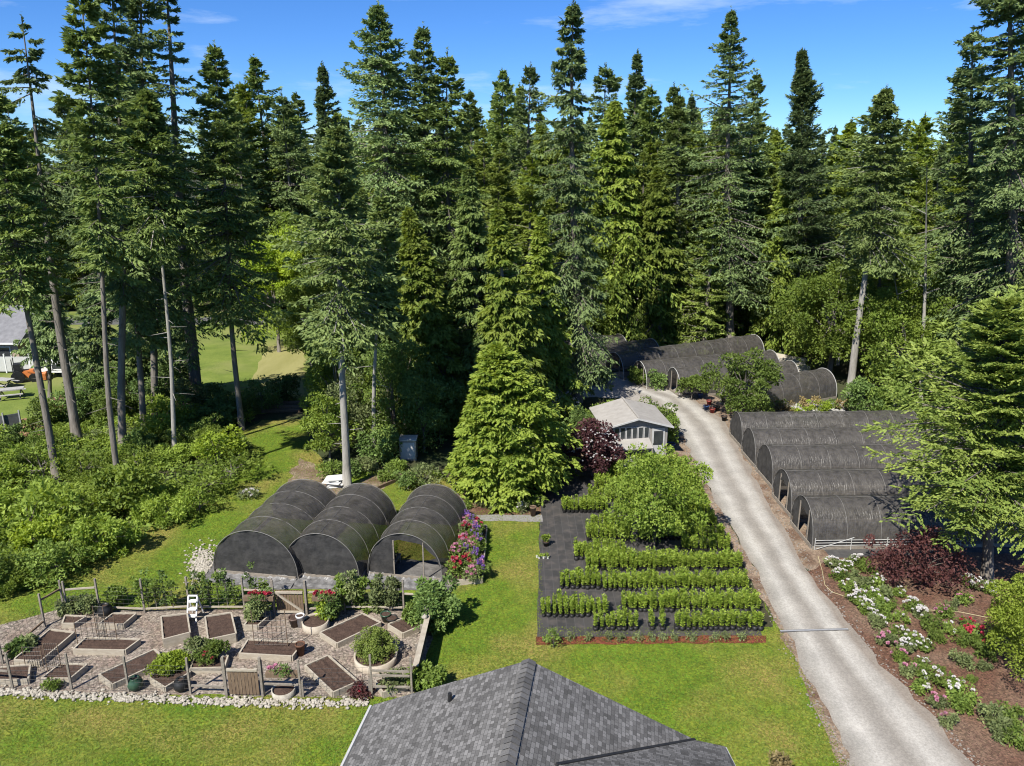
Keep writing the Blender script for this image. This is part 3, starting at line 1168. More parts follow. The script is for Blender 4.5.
MB().lathe((vp.x, vp.y, 6.25), [(.045, 0), (.045, .62), (.0, .62)], 10).obj('vent_pipe', black_plastic, HOUSE)
MB().lathe((vp.x, vp.y, 6.45), [(.13, -.05), (.12, .05), (.05, .08)], 10).obj('vent_flashing', dark_trim_m, HOUSE)

# ------------------------------------------------------------------ vegetable garden
BED_H = .24


def raised_bed(corners, label, h=BED_H, fill='soil', group='raised timber beds in the vegetable garden', taper=0.0, m=None):
    c = [at(x, y, h) for x, y in corners]
    c = [Vector((p.x, p.y, 0)) for p in c]
    area = sum(c[i].x * c[(i + 1) % 4].y - c[(i + 1) % 4].x * c[i].y for i in range(4))
    if area < 0:
        c.reverse()
    o = sum(c, Vector()) / 4
    t = thing('raised_bed', o, label, 'garden bed', group)
    c = [p - o for p in c]
    for i in range(4):
        a, b = c[i], c[(i + 1) % 4]
        MB().plank(a, a.lerp(b, .985), .06, 0, h + rnd.uniform(-.01, .01)).obj('board', m or wood_pale, t)
    s = MB()
    n = 10
    for i in range(n + 1):
        for j in range(n + 1):
            u, v = i / n, j / n
            q = c[0].lerp(c[1], u).lerp(c[3].lerp(c[2], u), v) * .975
            s.v.append((q.x, q.y, h - .05 + .035 * math.sin(v * n * 2.2) + rnd.uniform(-.012, .012)))
    for i in range(n):
        for j in range(n):
            s.f.append((i * (n + 1) + j, (i + 1) * (n + 1) + j, (i + 1) * (n + 1) + j + 1, i * (n + 1) + j + 1))
    s.obj('soil', soil, t, True)
    return t


raised_bed([(-14, 668), (30, 664), (28, 679), (-14, 680)], 'timber soil bed in the front left garden corner, cut by the photo edge')
raised_bed([(14, 659), (40, 661), (74, 632), (50, 629)], 'long narrow timber bed running along the left wire fence')
raised_bed([(62, 623), (74, 623), (86, 616), (65, 615)], 'small timber bed at the back left garden corner')
raised_bed([(98, 624), (123, 624), (136, 613), (113, 613)], 'short timber soil bed at the back, beside the black tub')
raised_bed([(73, 649), (125, 650), (140, 639), (86, 637)], 'wide timber soil bed lying square in the left middle of the garden')
raised_bed([(41, 678), (70, 678), (87, 664), (60, 663)], 'timber soil bed just behind the front fence, left of the diagonal bed')
raised_bed([(99, 674), (112, 684), (166, 659), (154, 649)], 'long diagonal timber bed left of the lime green planting')
raised_bed([(161, 616), (187, 613), (190, 632), (163, 639)], 'tall square soil bed left of the white step stool', .4)
raised_bed([(205, 616), (231, 612), (236, 633), (208, 639)], 'tall square soil bed right of the white step stool', .4)
raised_bed([(149, 677), (165, 687), (190, 672), (174, 657)], 'diagonal bed filled with lime green low plants')
raised_bed([(190, 668), (224, 667), (228, 655), (195, 655)], 'planter bed with tall herbs and red flowers behind the front rail')
raised_bed([(244, 625), (258, 625), (268, 616), (252, 615)], 'small planter box of tall pale green leaves left of the back gate')
raised_bed([(239, 653), (292, 656), (303, 642), (248, 639)], 'timber soil bed under the wire trellis in the garden middle')
raised_bed([(305, 665), (333, 692), (358, 681), (328, 655)], 'large diagonal soil bed near the front fence, pointing at the roof')
raised_bed([(320, 632), (337, 643), (381, 622), (363, 613)], 'long diagonal timber bed behind the round bush planter')
raised_bed([(388, 624), (403, 633), (424, 624), (408, 616)], 'small square timber bed in the back right garden corner')
raised_bed([(375, 680), (383, 692), (408, 684), (402, 672)], 'small timber bed by the open front corner frame', .25)


def round_planter(px, py, r, h, label, m=stone_white):
    o = at(px, py)
    t = thing('round_planter', o, label, 'planter', 'round planters in the vegetable garden')
    MB().lathe((0, 0, 0), [(r, 0), (r * 1.03, h), (r * .93, h), (r * .92, h - .08)], 28).obj('rim', m, t, True)
    MB().lathe((0, 0, 0), [(r * .93, h - .08), (r * .5, h - .03), (0, h - .02)], 24).obj('soil', soil, t, True)
    return t


tan_m = mat('tan_edging', (.42, .36, .28), (.54, .48, .39), 5, .8, .2)
round_planter(316, 627, .52, .32, 'round tan planter of bare soil in front of the back gate', tan_m)
round_planter(376, 661, .78, .3, 'wide round tan planter holding the dark green bush', tan_m)
round_planter(284, 694, .40, .24, 'small white round tub of soil below the flower rail', stone_white)


def pot(px, py, r, h, m, label, name='pot', sm=True):
    o = at(px, py)
    t = thing(name, o, label, 'pot')
    MB().lathe((0, 0, 0), [(0, .0), (r * .7, 0), (r, h * .85), (r * 1.1, h * .86), (r * 1.1, h), (r * .95, h), (r * .9, h * .9)], 18).obj('body', m, t, sm)
    MB().lathe((0, 0, 0), [(r * .92, h * .9), (0, h * .93)], 18).obj('soil', soil, t)
    return t


pot(295, 626, .22, .42, mat('brown_glaze', (.09, .06, .05), (.15, .10, .08), 5, .5, .1), 'brown pot beside the white milk can shaped pot')
pot(301, 627, .16, .55, white_paint, 'tall white pot with a green band by the round soil planter')
pot(301, 655, .17, .5, mat('rust_drum', (.10, .05, .03), (.18, .085, .05), 6, .8, .3), 'rusty brown barrel pot at the end of the trellis bed')
pot(386, 621, .2, .35, green_glaze, 'green glazed pot between the back fence and the corner bed')
pot(392, 624, .22, .3, black_plastic, 'black pot beside the green glazed pot')


def ball_pot(px, py, r, m, label):
    o = at(px, py)
    t = thing('round_jar', o, label, 'jar')
    MB().lathe((0, 0, 0), [(r * .5, 0), (r * .9, r * .4), (r, r * .9), (r * .85, r * 1.4), (r * .55, r * 1.65), (r * .6, r * 1.75), (r * .45, r * 1.75), (r * .4, r * 1.4)], 22).obj('body', m, t, True)
    MB().lathe((0, 0, 0), [(r * .42, r * 1.5), (0, r * 1.5)], 16).obj('soil', soil, t)


ball_pot(136, 689, .27, green_glaze, 'round dark green glazed jar behind the front fence')
ball_pot(182, 690, .27, black_plastic, 'round shiny black jar beside the lime green bed')
ball_pot(106, 616, .30, black_plastic, 'wide black tub at the back left of the garden')
# white step stool
o = at(194, 619)
t = thing('step_stool', o, 'white folding step stool standing between the two tall square beds', 'stool')
for sx in (-1, 1):
    MB().bar((sx * .18, -.25, 0), (sx * .18, .15, .95), .05, .05).obj('leg', white_paint, t)
    MB().bar((sx * .22, .45, 0), (sx * .18, .17, .9), .04, .04).obj('leg', white_paint, t)
for yy, zz in ((-.16, .25), (-.05, .5), (.08, .78)):
    MB().box((0, yy, zz), (.36, .2, .035)).obj('step', white_paint, t)
MB().bar((-.19, .16, .97), (.19, .16, .97), .05, .05).obj('handle', white_paint, t)


# fences
def fence_line(name, posts, label, rails, wire=True, h=1.4, hs=None, boards=False, railm=None):
    P = [Vector(p) for p in posts]
    o = P[0].copy()
    t = thing(name, o, label, 'fence')
    for i, p in enumerate(P):
        hh = (hs[i] if hs else h) * 1.06 + rnd.uniform(-.06, .06)
        q = p - o
        MB().box((q.x, q.y, hh / 2 - .05), (.066, .066, hh + .1), rnd.uniform(-.2, .2)).obj('post', wood_grey, t)
    for i, z in rails:
        a, b = P[i] - o, P[i + 1] - o
        d = (b - a).normalized() * .055
        MB().bar((a.x + d.x, a.y + d.y, z), (b.x - d.x, b.y - d.y, z + rnd.uniform(-.03, .03)), .06, .06).obj('rail', railm or wood_grey, t)
    if wire:
        for i in range(len(P) - 1):
            if wire is not True and i not in wire:
                continue
            a, b = P[i] - o, P[i + 1] - o
            mb = MB()
            l = (b - a).length
            k = max(2, int(l / .2))
            for j in range(k + 1):
                q = a.lerp(b, j / k)
                mb.tube([(q.x, q.y, .03), (q.x, q.y, 1.12)], .0045, 3, caps=False)
            for j in range(7):
                z = .05 + j * .178
                mb.tube([(a.x, a.y, z), (b.x, b.y, z)], .0045, 3, caps=False)
            mb.obj('wire_mesh', wire_m, t)
    return t


fp = [at(x, y) for x, y in ((-28, 686), (13, 689), (72, 690), (129, 692), (191, 694), (226, 695))]
fence_line('wire_fence', fp, 'wire garden fence on wooden posts along the front, left of the board gate', [(0, .75), (4, 1.0), (4, .35)], [0, 1, 2, 3])
fp = [at(x, y) for x, y in ((264, 696), (301, 697))]
fence_line('rail_fence', fp, 'short front fence piece with a flower box rail right of the board gate', [(0, .85), (0, .5)], False)
fp = [at(x, y) for x, y in ((372, 695), (412, 696))]
fence_line('corner_frame', fp, 'open two post frame at the front right garden corner by the roof', [(0, .8), (0, .35), (0, 1.0)], False, h=1.5)
fp = [at(x, y) for x, y in ((301, 697), (372, 695))]
fence_line('rail_fence', [fp[0].lerp(fp[1], .03), fp[0].lerp(fp[1], .97)], 'low wire run between the flower rail and the corner frame', [], True, h=.6)
fp = [at(x, y) for x, y in ((3, 664), (45, 627), (65, 614))]
fence_line('side_fence', fp, 'left garden fence with wire mesh and a slanting dark top rail', [(1, 1.2), (0, .3)], True, h=1.45, railm=wood_brown)
fp = [at(x, y) for x, y in ((68, 613.5), (100, 611), (145, 613), (190, 611), (245, 611), (274, 613))]
fence_line('back_fence', fp, 'back garden fence of posts and wire left of the back gate', [(0, 1.1), (1, .2), (2, .2), (3, .2), (4, 1.0), (4, .3)], True, h=1.45, railm=wood_pale)
fp = [at(x, y) for x, y in ((308, 614), (345, 612), (404, 613), (430, 614))]
fence_line('back_fence', fp, 'back garden fence right of the back gate with low pale boards', [(0, 1.0), (0, .25), (1, .25), (2, .9), (2, .25)], [0, 1], h=1.45, railm=wood_pale)
MBt = MB()
# board fence on the right
a, b = at(432, 640), at(417, 692)
a2 = Vector((-3.25, 28.2, 0))
b2 = Vector((-3.42, 23.2, 0))
t = thing('board_fence', a2, 'low dark board fence along the right side of the vegetable garden', 'fence')
for k in range(3):
    MB().plank((0, 0), b2 - a2, .04, .04 + k * .3, .32 + k * .3).obj('board', wood_grey if k % 2 else wood_brown, t)
for k in range(5):
    q = (b2 - a2) * (k / 4)
    MB().box((q.x - .075, q.y, .48), (.10, .10, .96 + .04)).obj('post', wood_grey, t)
MB().box((-.01, (b2 - a2).y / 2, 1.0), (.2, (b2 - a2).length, .035), math.atan2((b2 - a2).x, -(b2 - a2).y) * 1).obj('cap_board', wood_pale, t)
for i, f_ in enumerate((.22, .30, .42)):
    q = a2.lerp(b2, f_)
    tt = thing('white_shell', (q.x - .02, q.y, 1.02), ['white stone sitting nearest the back on the board fence top', 'middle white stone on the board fence top', 'white stone sitting nearest the front on the board fence top'][i], 'ornament', 'white stones on the board fence')
    MB().lathe((0, 0, 0), [(.10, 0), (.13, .06), (.09, .13), (0, .16)], 9).obj('stone', stone_white, tt, True)


# gates
def gate(p, q, h, label, brace, dark):
    a, b = at(*p), at(*q)
    t = thing('garden_gate', a, label, 'gate')
    d = b - a
    l = d.length
    u = d / l
    for s in (0, l):
        MB().box((u.x * s, u.y * s, .78), (.08, .08, 1.6)).obj('post', wood_grey, t)
    n = int((l - .16) / .115)
    mb = MB()
    for i in range(n):
        c = .1 + (l - .2) * (i + .5) / n
        mb = MB()
        hh = h + (rnd.uniform(-.03, .03) if dark else 0)
        mb.box((u.x * c, u.y * c, .08 + hh / 2), ((l - .2) / n * .86, .025, hh), math.atan2(u.y, u.x))
        mb.obj('slat', wood_brown, t)
    nrm = Vector((-u.y, u.x, 0))
    sd = -.03
    for z in ((.16, h) if brace else (h + .04,)):
        MB().bar(u * .1 + nrm * sd + Vector((0, 0, z)), u * (l - .1) + nrm * sd + Vector((0, 0, z)), .08, .05).obj('rail', wood_pale, t)
    if brace:
        MB().bar(u * .15 + nrm * sd * 1.6 + Vector((0, 0, h - .05)), u * (l - .15) + nrm * sd * 1.6 + Vector((0, 0, .2)), .07, .05).obj('brace', wood_pale, t)
    return t


gate((275, 614.5), (307, 615), 1.05, 'back garden gate with a pale diagonal brace in front of the tunnels', True, False)
gate((227, 696), (263, 696.5), 1.05, 'front garden gate of dark uneven vertical slats', False, True)


def flower_plant_mesh(seed, r, h, n, leaf, matn):
    return leafy_meshes(seed, r, h * .55, h * .5, 9, n, leaf, .5, .42, matn, limbs=False)[1]


def shrub(px, py, r, h, label, matn='shrub', n=2200, leaf=.13, cat='shrub', name='shrub', seed=None, group=None, nl=16, lump=.40, z0=0.0, zf=.5, world=None):
    seed = seed or int(px * 13 + py * 7)
    o = Vector(world) if world else at(px, py)
    o.z = z0
    t = thing(name, o, label, cat, group)
    tr, cr = leafy_meshes(seed, r, h * .52, h * zf, nl, n, leaf, .5, lump, matn, tr=max(.015, r * .045), limbs=True)
    link(bpy.data.objects.new('stem', tr), t)
    link(bpy.data.objects.new('foliage', cr), t)
    return t


def blossoms(t, matn, spots, r):
    me = BL.get((matn, round(r, 2)))
    if me is None:
        rg = np.random.default_rng(5)
        n = 26
        d = unit(rg.normal(size=(n, 3)))
        d[:, 2] = np.abs(d[:, 2])
        me = np_mesh('blossom', cards(rg, d * r * .15, d, np.full(n, r), np.full(n, r * .9), .1), n, LF[matn], rg.random(n))
        BL[(matn, round(r, 2))] = me
    for s in spots:
        o = link(bpy.data.objects.new('blossom', me), t)
        o.location = s
        o.rotation_euler = (0, 0, rnd.uniform(0, 6))


BL = {}


def dome_spots(n, r, h, k=.95):
    res = []
    for i in range(n):
        a = rnd.uniform(0, 6.28)
        q = rnd.random() ** .5
        res.append((r * k * q * math.cos(a), r * k * q * math.sin(a), h * (1.02 - .5 * q * q)))
    return res


# plants in the garden
shrub(168, 674, .58, .32, 'lime green low planting filling the diagonal bed', 'lime', 3200, .10, 'plant', 'low_plant', z0=.25, nl=26, lump=.3)
shrub(178, 668, .46, .32, 'lime green low plant at the back of the diagonal bed', 'lime', 2400, .10, 'plant', 'low_plant', z0=.25, nl=20, lump=.3)
t = shrub(200, 661, .42, .6, 'tall feathery herb behind the red flowers in the rail planter', 'shrubgrey', 2200, .11, 'plant', 'herb', z0=.25)
t = shrub(218, 661, .34, .5, 'leafy green herb at the right end of the rail planter', 'shrub', 1500, .1, 'plant', 'herb', z0=.25)
t = shrub(206, 668, .34, .35, 'low red flowering plant in the planter behind the front rail', 'shrub', 900, .08, 'plant', 'flower_plant', z0=.28)
blossoms(t, 'redflower', dome_spots(8, .34, .34), .06)
shrub(255, 622, .40, .62, 'tall pale green leafy plant in the small box left of the back gate', 'shrubgrey', 1900, .14, 'plant', 'leafy_plant', z0=.25)
# round bush (spiky upright)
t = shrub(376, 659, .70, 1.15, 'dark green feathery bush growing in the wide round planter', 'hemlock', 11000, .065, 'shrub', 'round_bush', z0=.05, nl=80, lump=.22, zf=.46)
shrub(437, 626, .92, 1.8, 'large leafy shrub at the back right garden corner beside the lawn', 'dark', 6000, .15, nl=26)
shrub(427, 690, .55, .85, 'rounded green shrub at the house end of the board fence', 'shrub', 2600, .13)
bs = [(72, 612, .5, .6, 'low leafy plants with white specks at the back left fence corner', 'shrubgrey'), (88, 612, .4, .6, 'low pale green plant by the black tub', 'shrubgrey'),
      (118, 606, .35, .8, 'bushy plant behind the back fence left of the berry canes', 'shrub'),
      (30, 648, .35, .45, 'grey green plant on the left wire fence', 'shrubgrey'), (18, 655, .4, .5, 'dark clump at the foot of the left wire fence', 'dark')]
for px, py, r_, h_, lab, mm_ in bs:
    shrub(px, py, r_, h_, lab, mm_, 1600, .12)
# berry canes along the back fence
ck = [(141, 611), (149, 609), (157, 610), (166, 609), (174, 610), (196, 609), (203, 608), (211, 609), (219, 608), (228, 609), (236, 608), (253, 607), (263, 607)]
for i, (px, py) in enumerate(ck):
    shrub(px, py, .17, rnd.uniform(1.45, 2.05), 'upright leafy berry cane on the back fence left of the back gate', 'dark' if i % 2 else 'shrub', 420, .11, 'plant', 'berry_cane', group='berry canes along the back fence', nl=9, lump=.7)
bk = [(327, 619, .38, .95, 'lime'), (340, 611, .36, 1.6, 'shrub'), (352, 610, .38, 1.8, 'shrubgrey'), (366, 610, .36, 1.65, 'shrub'), (380, 610, .36, 1.7, 'shrubgrey'), (394, 610, .34, 1.5, 'shrubgrey'), (333, 617, .5, 1.2, 'dark')]
bl_ = ['bright lime bush beside the round soil planter', 'tall leafy bush just right of the flower box on the back fence', 'tallest pale leafy bush of the back fence row', 'mid green bush in the back fence row behind the long diagonal bed',
       'pale green bush over the green glazed pot', 'rightmost pale bush of the back fence row', 'dark bush between the lime bush and the tall ones']
for (px, py, r_, h_, mm_), lab in zip(bk, bl_):
    shrub(px, py, r_, h_, lab, mm_, 1800, .13)
shrub(411, 623, .38, .8, 'bright leafy shrub over the corner of the small square bed', 'shrub', 1200, .12)
t = shrub(395, 688, .42, .7, 'pale airy plant inside the front corner frame', 'shrubgrey', 900, .11)
t = shrub(360, 695, .4, .35, 'low dark red plant by the corner frame', 'redmaple', 900, .09, 'plant', 'low_plant')
blossoms(t, 'redflower', dome_spots(5, .3, .3), .05)
shrub(52, 690, .3, .3, 'small green tuft on the white stone border', 'shrub', 500, .1, 'plant', 'tuft')


def flower_box(px, py, z, l, rot, label, n=10):
    o = at(px, py, z)
    t = thing('flower_box', o, label, 'flower box', 'flower boxes on the garden fence', rot)
    MB().box((0, 0, .09), (l, .2, .18)).obj('box', wood_brown, t)
    _, f = leafy_meshes(int(px), l * .42, .1, .24, 10, 500, .07, .6, .3, 'dark', limbs=False)
    link(bpy.data.objects.new('foliage', f), t)
    blossoms(t, 'redflower' if n > 9 else 'pinkflower', [(rnd.uniform(-l * .42, l * .42), rnd.uniform(-.09, .09), rnd.uniform(.27, .36)) for i in range(n)], .085)


flower_box(259, 600, .92, 1.2, 0, 'brown flower box of red blooms on the back fence left of the gate', 12)
flower_box(325, 600, .92, 1.0, 0, 'brown flower box of red blooms on the back fence right of the gate', 13)
flower_box(283, 676, .80, 1.15, 0, 'brown flower box with pink blooms on the front rail', 6)


def trellis(px0, px1, py, h, label, arch=False):
    a, b = at(px0, py), at(px1, py)
    t = thing('wire_trellis', a, label, 'trellis', 'wire trellises in the garden')
    d = b - a
    mb = MB()
    n = 7
    for i in range(n + 1):
        q = d * (i / n)
        hh = h * (1 if not arch else .75 + .25 * math.sin(PI * i / n))
        mb.tube([(q.x, q.y, 0), (q.x, q.y, hh)], .008, 4, caps=False)
    for j in range(5):
        z = h * (j + 1) / 5 * (.98 if not arch else .75)
        mb.tube([(0, 0, z), (d.x, d.y, z)], .006, 4, caps=False)
    mb.obj('wire_grid', wire_m, t)
    for k in (0, 1):
        q = d * k
        MB().tube([(q.x, q.y, 0), (q.x, q.y, h)], .016, 5).obj('stake', wood_brown, t)


trellis(255, 288, 650, 1.7, 'tall wire trellis standing in the middle soil bed', True)
trellis(78, 118, 645, 1.25, 'wire trellis along the wide left soil bed')
trellis(98, 108, 640, 1.5, 'narrow wire trellis behind the wide left bed')
trellis(48, 62, 672, 1.2, 'wire trellis at the back of the front left bed')
trellis(26, 44, 668, .9, 'low wire trellis between the two front left beds')

# white stone border: loose stones nobody could count
rg = np.random.default_rng(3)
Vs, Fs = [], []
mb = MB()
path = [(-30, 690), (60, 696), (130, 699), (190, 701), (230, 703), (300, 704), (368, 703)]
ico = [(0, 0, 1), (.89, 0, .45), (.28, .85, .45), (-.72, .53, .45), (-.72, -.53, .45), (.28, -.85, .45), (.72, .53, -.4), (-.28, .85, -.4), (-.89, 0, -.4), (-.28, -.85, -.4), (.72, -.53, -.4)]
icf = [(0, 1, 2), (0, 2, 3), (0, 3, 4), (0, 4, 5), (0, 5, 1), (1, 6, 2), (2, 7, 3), (3, 8, 4), (4, 9, 5), (5, 10, 1), (6, 7, 2), (7, 8, 3), (8, 9, 4), (9, 10, 5), (10, 6, 1)]


def stone(mb, x, y, z, r):
    sx, sy, sz = r * rnd.uniform(.7, 1.3), r * rnd.uniform(.7, 1.3), r * rnd.uniform(.5, .9)
    a = rnd.uniform(0, 6)
    ca_, sa_ = math.cos(a), math.sin(a)
    mb.add([(x + (p[0] * ca_ - p[1] * sa_) * sx, y + (p[0] * sa_ + p[1] * ca_) * sy, z + p[2] * sz) for p in ico], icf)


for i in range(len(path) - 1):
    a, b = at(*path[i]), at(*path[i + 1])
    n = int((b - a).length * 85)
    for k in range(n):
        q = a.lerp(b, rnd.random())
        stone(mb, q.x, q.y + rnd.gauss(0, .115), .03 + rnd.uniform(0, .03), rnd.uniform(.025, .075))
tag(mb.obj('stone_border', stone_white), kind='stuff')
mb = MB()
for k in range(900):
    q = at(rnd.gauss(203, 7), rnd.gauss(566, 9))
    if at(210, 572).x - .1 > q.x:
        stone(mb, q.x, q.y, .03, rnd.uniform(.02, .07))
tag(mb.obj('pale_rubble', stone_white), kind='stuff')

# flower bed right of the tunnels
FB = [Vector((-2.78, 30.1, 0)), Vector((-1.3, 30.3, 0)), Vector((-1.25, 35.4, 0)), Vector((-2.35, 35.4, 0))]
o = sum(FB, Vector()) / 4
t = thing('flower_bed', o, 'timber edged bed of pink and purple flowers beside the open tunnel', 'garden bed')
c = [q - o for q in FB]
for i in range(4):
    MB().plank(c[i], c[i].lerp(c[(i + 1) % 4], .98), .06, 0, .26).obj('board', wood_pale if i == 0 else wood_grey, t)
MB().add([(q.x * .97, q.y * .98, .2) for q in c], [(0, 1, 2, 3)]).obj('soil', soil, t)
kinds = [('pinkflower', 'pink'), ('purpleflower', 'purple'), ('redflower', 'red'), ('pinkflower', 'pink')]
for i in range(26):
    u, v = rnd.random(), (i + .5) / 26
    q = FB[0].lerp(FB[1], .05 + .9 * u).lerp(FB[3].lerp(FB[2], .05 + .9 * u), v)
    k, nm = kinds[i % 4]
    h_ = rnd.uniform(.5, .95)
    f = thing('flower_plant', (q.x, q.y, .18), '%s flowering plant in the timber edged flower bed beside the open tunnel' % nm, 'flower', 'flowering plants in the tunnel side bed')
    _, fo = leafy_meshes(100 + i, .34, h_ * .5, h_ * .45, 9, 620, .11, .45, .5, 'shrub' if i % 3 else 'shrubgrey', limbs=False)
    link(bpy.data.objects.new('foliage', fo), f)
    big = k in ('pinkflower', 'redflower')
    blossoms(f, k, dome_spots(11 if big else 6, .32, h_), .085)
    if k == 'purpleflower':
        blossoms(f, k, [(x, y, z) for x, y in ((.05, 0), (-.1, .1)) for z in (h_ * .9, h_ + .03, h_ + .12)], .06)
for i in range(9):
    px, py = rnd.uniform(458, 540), rnd.uniform(501, 513)
    shrub(px, py, rnd.uniform(.2, .42), rnd.uniform(.25, .5), 'small green plant in the bark bed below the big bright cedar', rnd.choice(['shrub', 'shrubgrey']), 420, .1, 'plant', 'bedding_plant', group='bedding plants below the bright cedar', nl=8, lump=.5)
t = shrub(522, 513, .3, .6, 'white flowering plant in a grey pot at the end of the grey path', 'shrubgrey', 500, .09, 'plant', 'flower_plant')
blossoms(t, 'whiteflower', dome_spots(12, .28, .6), .06)
pot(533, 516, .16, .55, wood_brown, 'narrow brown pot at the top corner of the black cloth bed')
t = shrub(546, 546, .17, .4, 'lone potted seedling with yellow green leaves on the black cloth', 'plant', 260, .1, 'plant', 'seedling', z0=.18, nl=6, lump=.6)
pot(546, 546, .15, .24, black_plastic, 'black pot of the lone seedling at the left edge of the black cloth')
for i in range(6):
    q = at(537 + i * 2.2, 557.5 + (i % 2) * 1.2)
    f = thing('seedling_cup', q, 'small white cup of seedling at the lawn edge of the black cloth', 'cup', 'white cups at the cloth edge')
    MB().lathe((0, 0, 0), [(.04, 0), (.055, .11), (.045, .11), (.04, .02)], 8).obj('cup', white_paint, f)
    _, fo = leafy_meshes(60 + i, .07, .08, .17, 4, 50, .06, .5, .6, 'plant', limbs=False)
    link(bpy.data.objects.new('foliage', fo), f)

# ------------------------------------------------------------------ nursery rows
VAR = []
pot_me = MB().lathe((0, 0, 0), [(.075, 0), (.095, .15), (.085, .15), (.08, .13), (0, .13)], 8).mesh('pot', black_plastic, True)


def young_plant(seed):
    rg = np.random.default_rng(seed)
    ns, nlv = 4, 21
    Ps, Ds = [], []
    for s in range(ns):
        a = rg.random() * 6.28
        ln_ = np.array([math.cos(a) * .10, math.sin(a) * .10, 1.0])
        hh = .40 + .20 * rg.random()
        for j in range(nlv):
            q = (j + .6) / nlv
            p = np.array([0, 0, .13]) + ln_ * hh * (q ** .75)
            b = j * 2.4 + a
            Ps.append(p)
            Ds.append([math.cos(b), math.sin(b), .95 - .45 * (1 - q) + rg.normal() * .2])
    P, D = np.array(Ps), np.array(Ds)
    n = len(P)
    Ln = .075 + .05 * rg.random(n)
    return np_mesh('foliage', cards(rg, P, D, Ln, Ln * .5, .5), n, LF['plant'], rg.random(n))


VAR = [young_plant(i) for i in range(6)]
rowsdef = []


def row_px(x0, x1, py, depth, label):
    a, b = at(x0, py), at(x1, py)
    rowsdef.append((a.x, b.x, a.y, depth, label))


row_px(596, 636, 630, 2, 'young potted plant in the front row block left of the tiny square block')
row_px(652, 662, 630, 2, 'young potted plant in the tiny square block of the front row')
row_px(677, 760, 630, 2, 'young potted plant in the front right row next to the driveway')
row_px(543, 605, 617, 3, 'young potted plant in the left block of the second row, at the lawn edge')
row_px(624, 757, 612, 3, 'young potted plant in the long second row reaching the driveway')
row_px(562, 598, 589, 3, 'young potted plant in the left part of the third row')
row_px(605, 747, 591, 3, 'young potted plant in the long third row reaching the driveway')
row_px(576, 624, 560, 3, 'young potted plant in the left block under the small tree')
row_px(564, 606, 513, 3, 'young potted plant in the far left block of the black cloth bed')
rest = []
for a in ((588, 740, 571, 3), (683, 728, 552, 2), (588, 628, 541, 3), (640, 722, 540, 2), (592, 630, 529, 2), (650, 714, 528, 3), (616, 708, 515, 3), (590, 702, 502, 2), (596, 698, 491, 3), (600, 692, 480, 2), (604, 686, 470, 3)):
    p0, p1 = at(a[0], a[2]), at(a[1], a[2])
    rest.append((p0.x, p1.x, p0.y, a[3]))
count = 0
SP = .21
plants = []
for x0, x1, y, dp, lab in rowsdef:
    n = max(1, int((x1 - x0) / SP))
    for j in range(dp):
        for i in range(n + 1):
            plants.append((x0 + (x1 - x0) * i / max(n, 1) + rnd.uniform(-.03, .03), y + j * .26 + rnd.uniform(-.03, .03), lab))
plants.sort(key=lambda q: q[1])
extra = plants[298:]
for i, (x, y, lab) in enumerate(plants[:298]):
    o = link(bpy.data.objects.new('potted_plant', VAR[i % 6]))
    o.location = (x, y, .02)
    o.rotation_euler = (0, 0, rnd.uniform(0, 6))
    s = rnd.uniform(.78, 1.2)
    o.scale = (s * 1.1, s * 1.1, s)
    tag(o, lab, 'potted plant', 'young potted plants on the black cloth')
    link(bpy.data.objects.new('pot', pot_me), o)
for q in BENCH:
    o = link(bpy.data.objects.new('potted_plant', VAR[rnd.randrange(6)]))
    o.location = q
    o.scale = (1.1, 1.1, .9)
    tag(o, 'potted plant on the bench inside the open tunnel', 'potted plant', 'plants on the tunnel bench')
    link(bpy.data.objects.new('pot', pot_me), o)
base = []
for me_ in VAR:
    a_ = np.empty(len(me_.vertices) * 3, dtype=np.float32)
    me_.vertices.foreach_get('co', a_)
    base.append(a_.reshape(-1, 3))
Vs = []
pm = MB()
more = [(x, y) for x, y, _ in extra]
for x0, x1, y, dp in rest:
    n = int((x1 - x0) / SP)
    for j in range(dp):
        for i in range(n + 1):
            more.append((x0 + (x1 - x0) * i / n + rnd.uniform(-.03, .03), y + j * .26))
for i, (x, y) in enumerate(more):
    a_ = rnd.uniform(0, 6)
    R_ = np.array([[math.cos(a_), math.sin(a_), 0], [-math.sin(a_), math.cos(a_), 0], [0, 0, 1]])
    s = rnd.uniform(.9, 1.25)
    Vs.append(base[i % 6] @ R_ * s * np.array([1.1, 1.1, 1]) + np.array([x, y, .02]))
    pm.lathe((x, y, .02), [(.075, 0), (.095, .15), (0, .13)], 6)
V = np.concatenate(Vs)
o = link(bpy.data.objects.new('nursery_plants', np_mesh('nursery_plants', V, len(V) // 4, LF['plant'], np.random.default_rng(4).random(len(V) // 4))))
tag(o, kind='stuff')
pm.obj('nursery_pots', black_plastic)['kind'] = 'stuff'
# little plants in the red mulch strip
for i, px in enumerate((546, 556, 571, 590, 607, 622, 637, 651, 663, 678, 694, 713, 723, 739)):
    q = at(px + rnd.uniform(-2, 2), 640.5)
    shrub(0, 0, rnd.uniform(.10, .2), rnd.uniform(.2, .42), 'small pale green plant in the red mulch strip below the black cloth', 'shrubgrey', 170, .07, 'plant', 'edging_plant', seed=300 + i, group='edging plants in the red mulch strip', nl=6, lump=.6, world=(q.x, q.y, 0))
shrub(553, 648, .30, .75, 'bushy sapling on the lawn at the corner of the red mulch strip', 'shrub', 260, .1, 'plant', 'sapling')

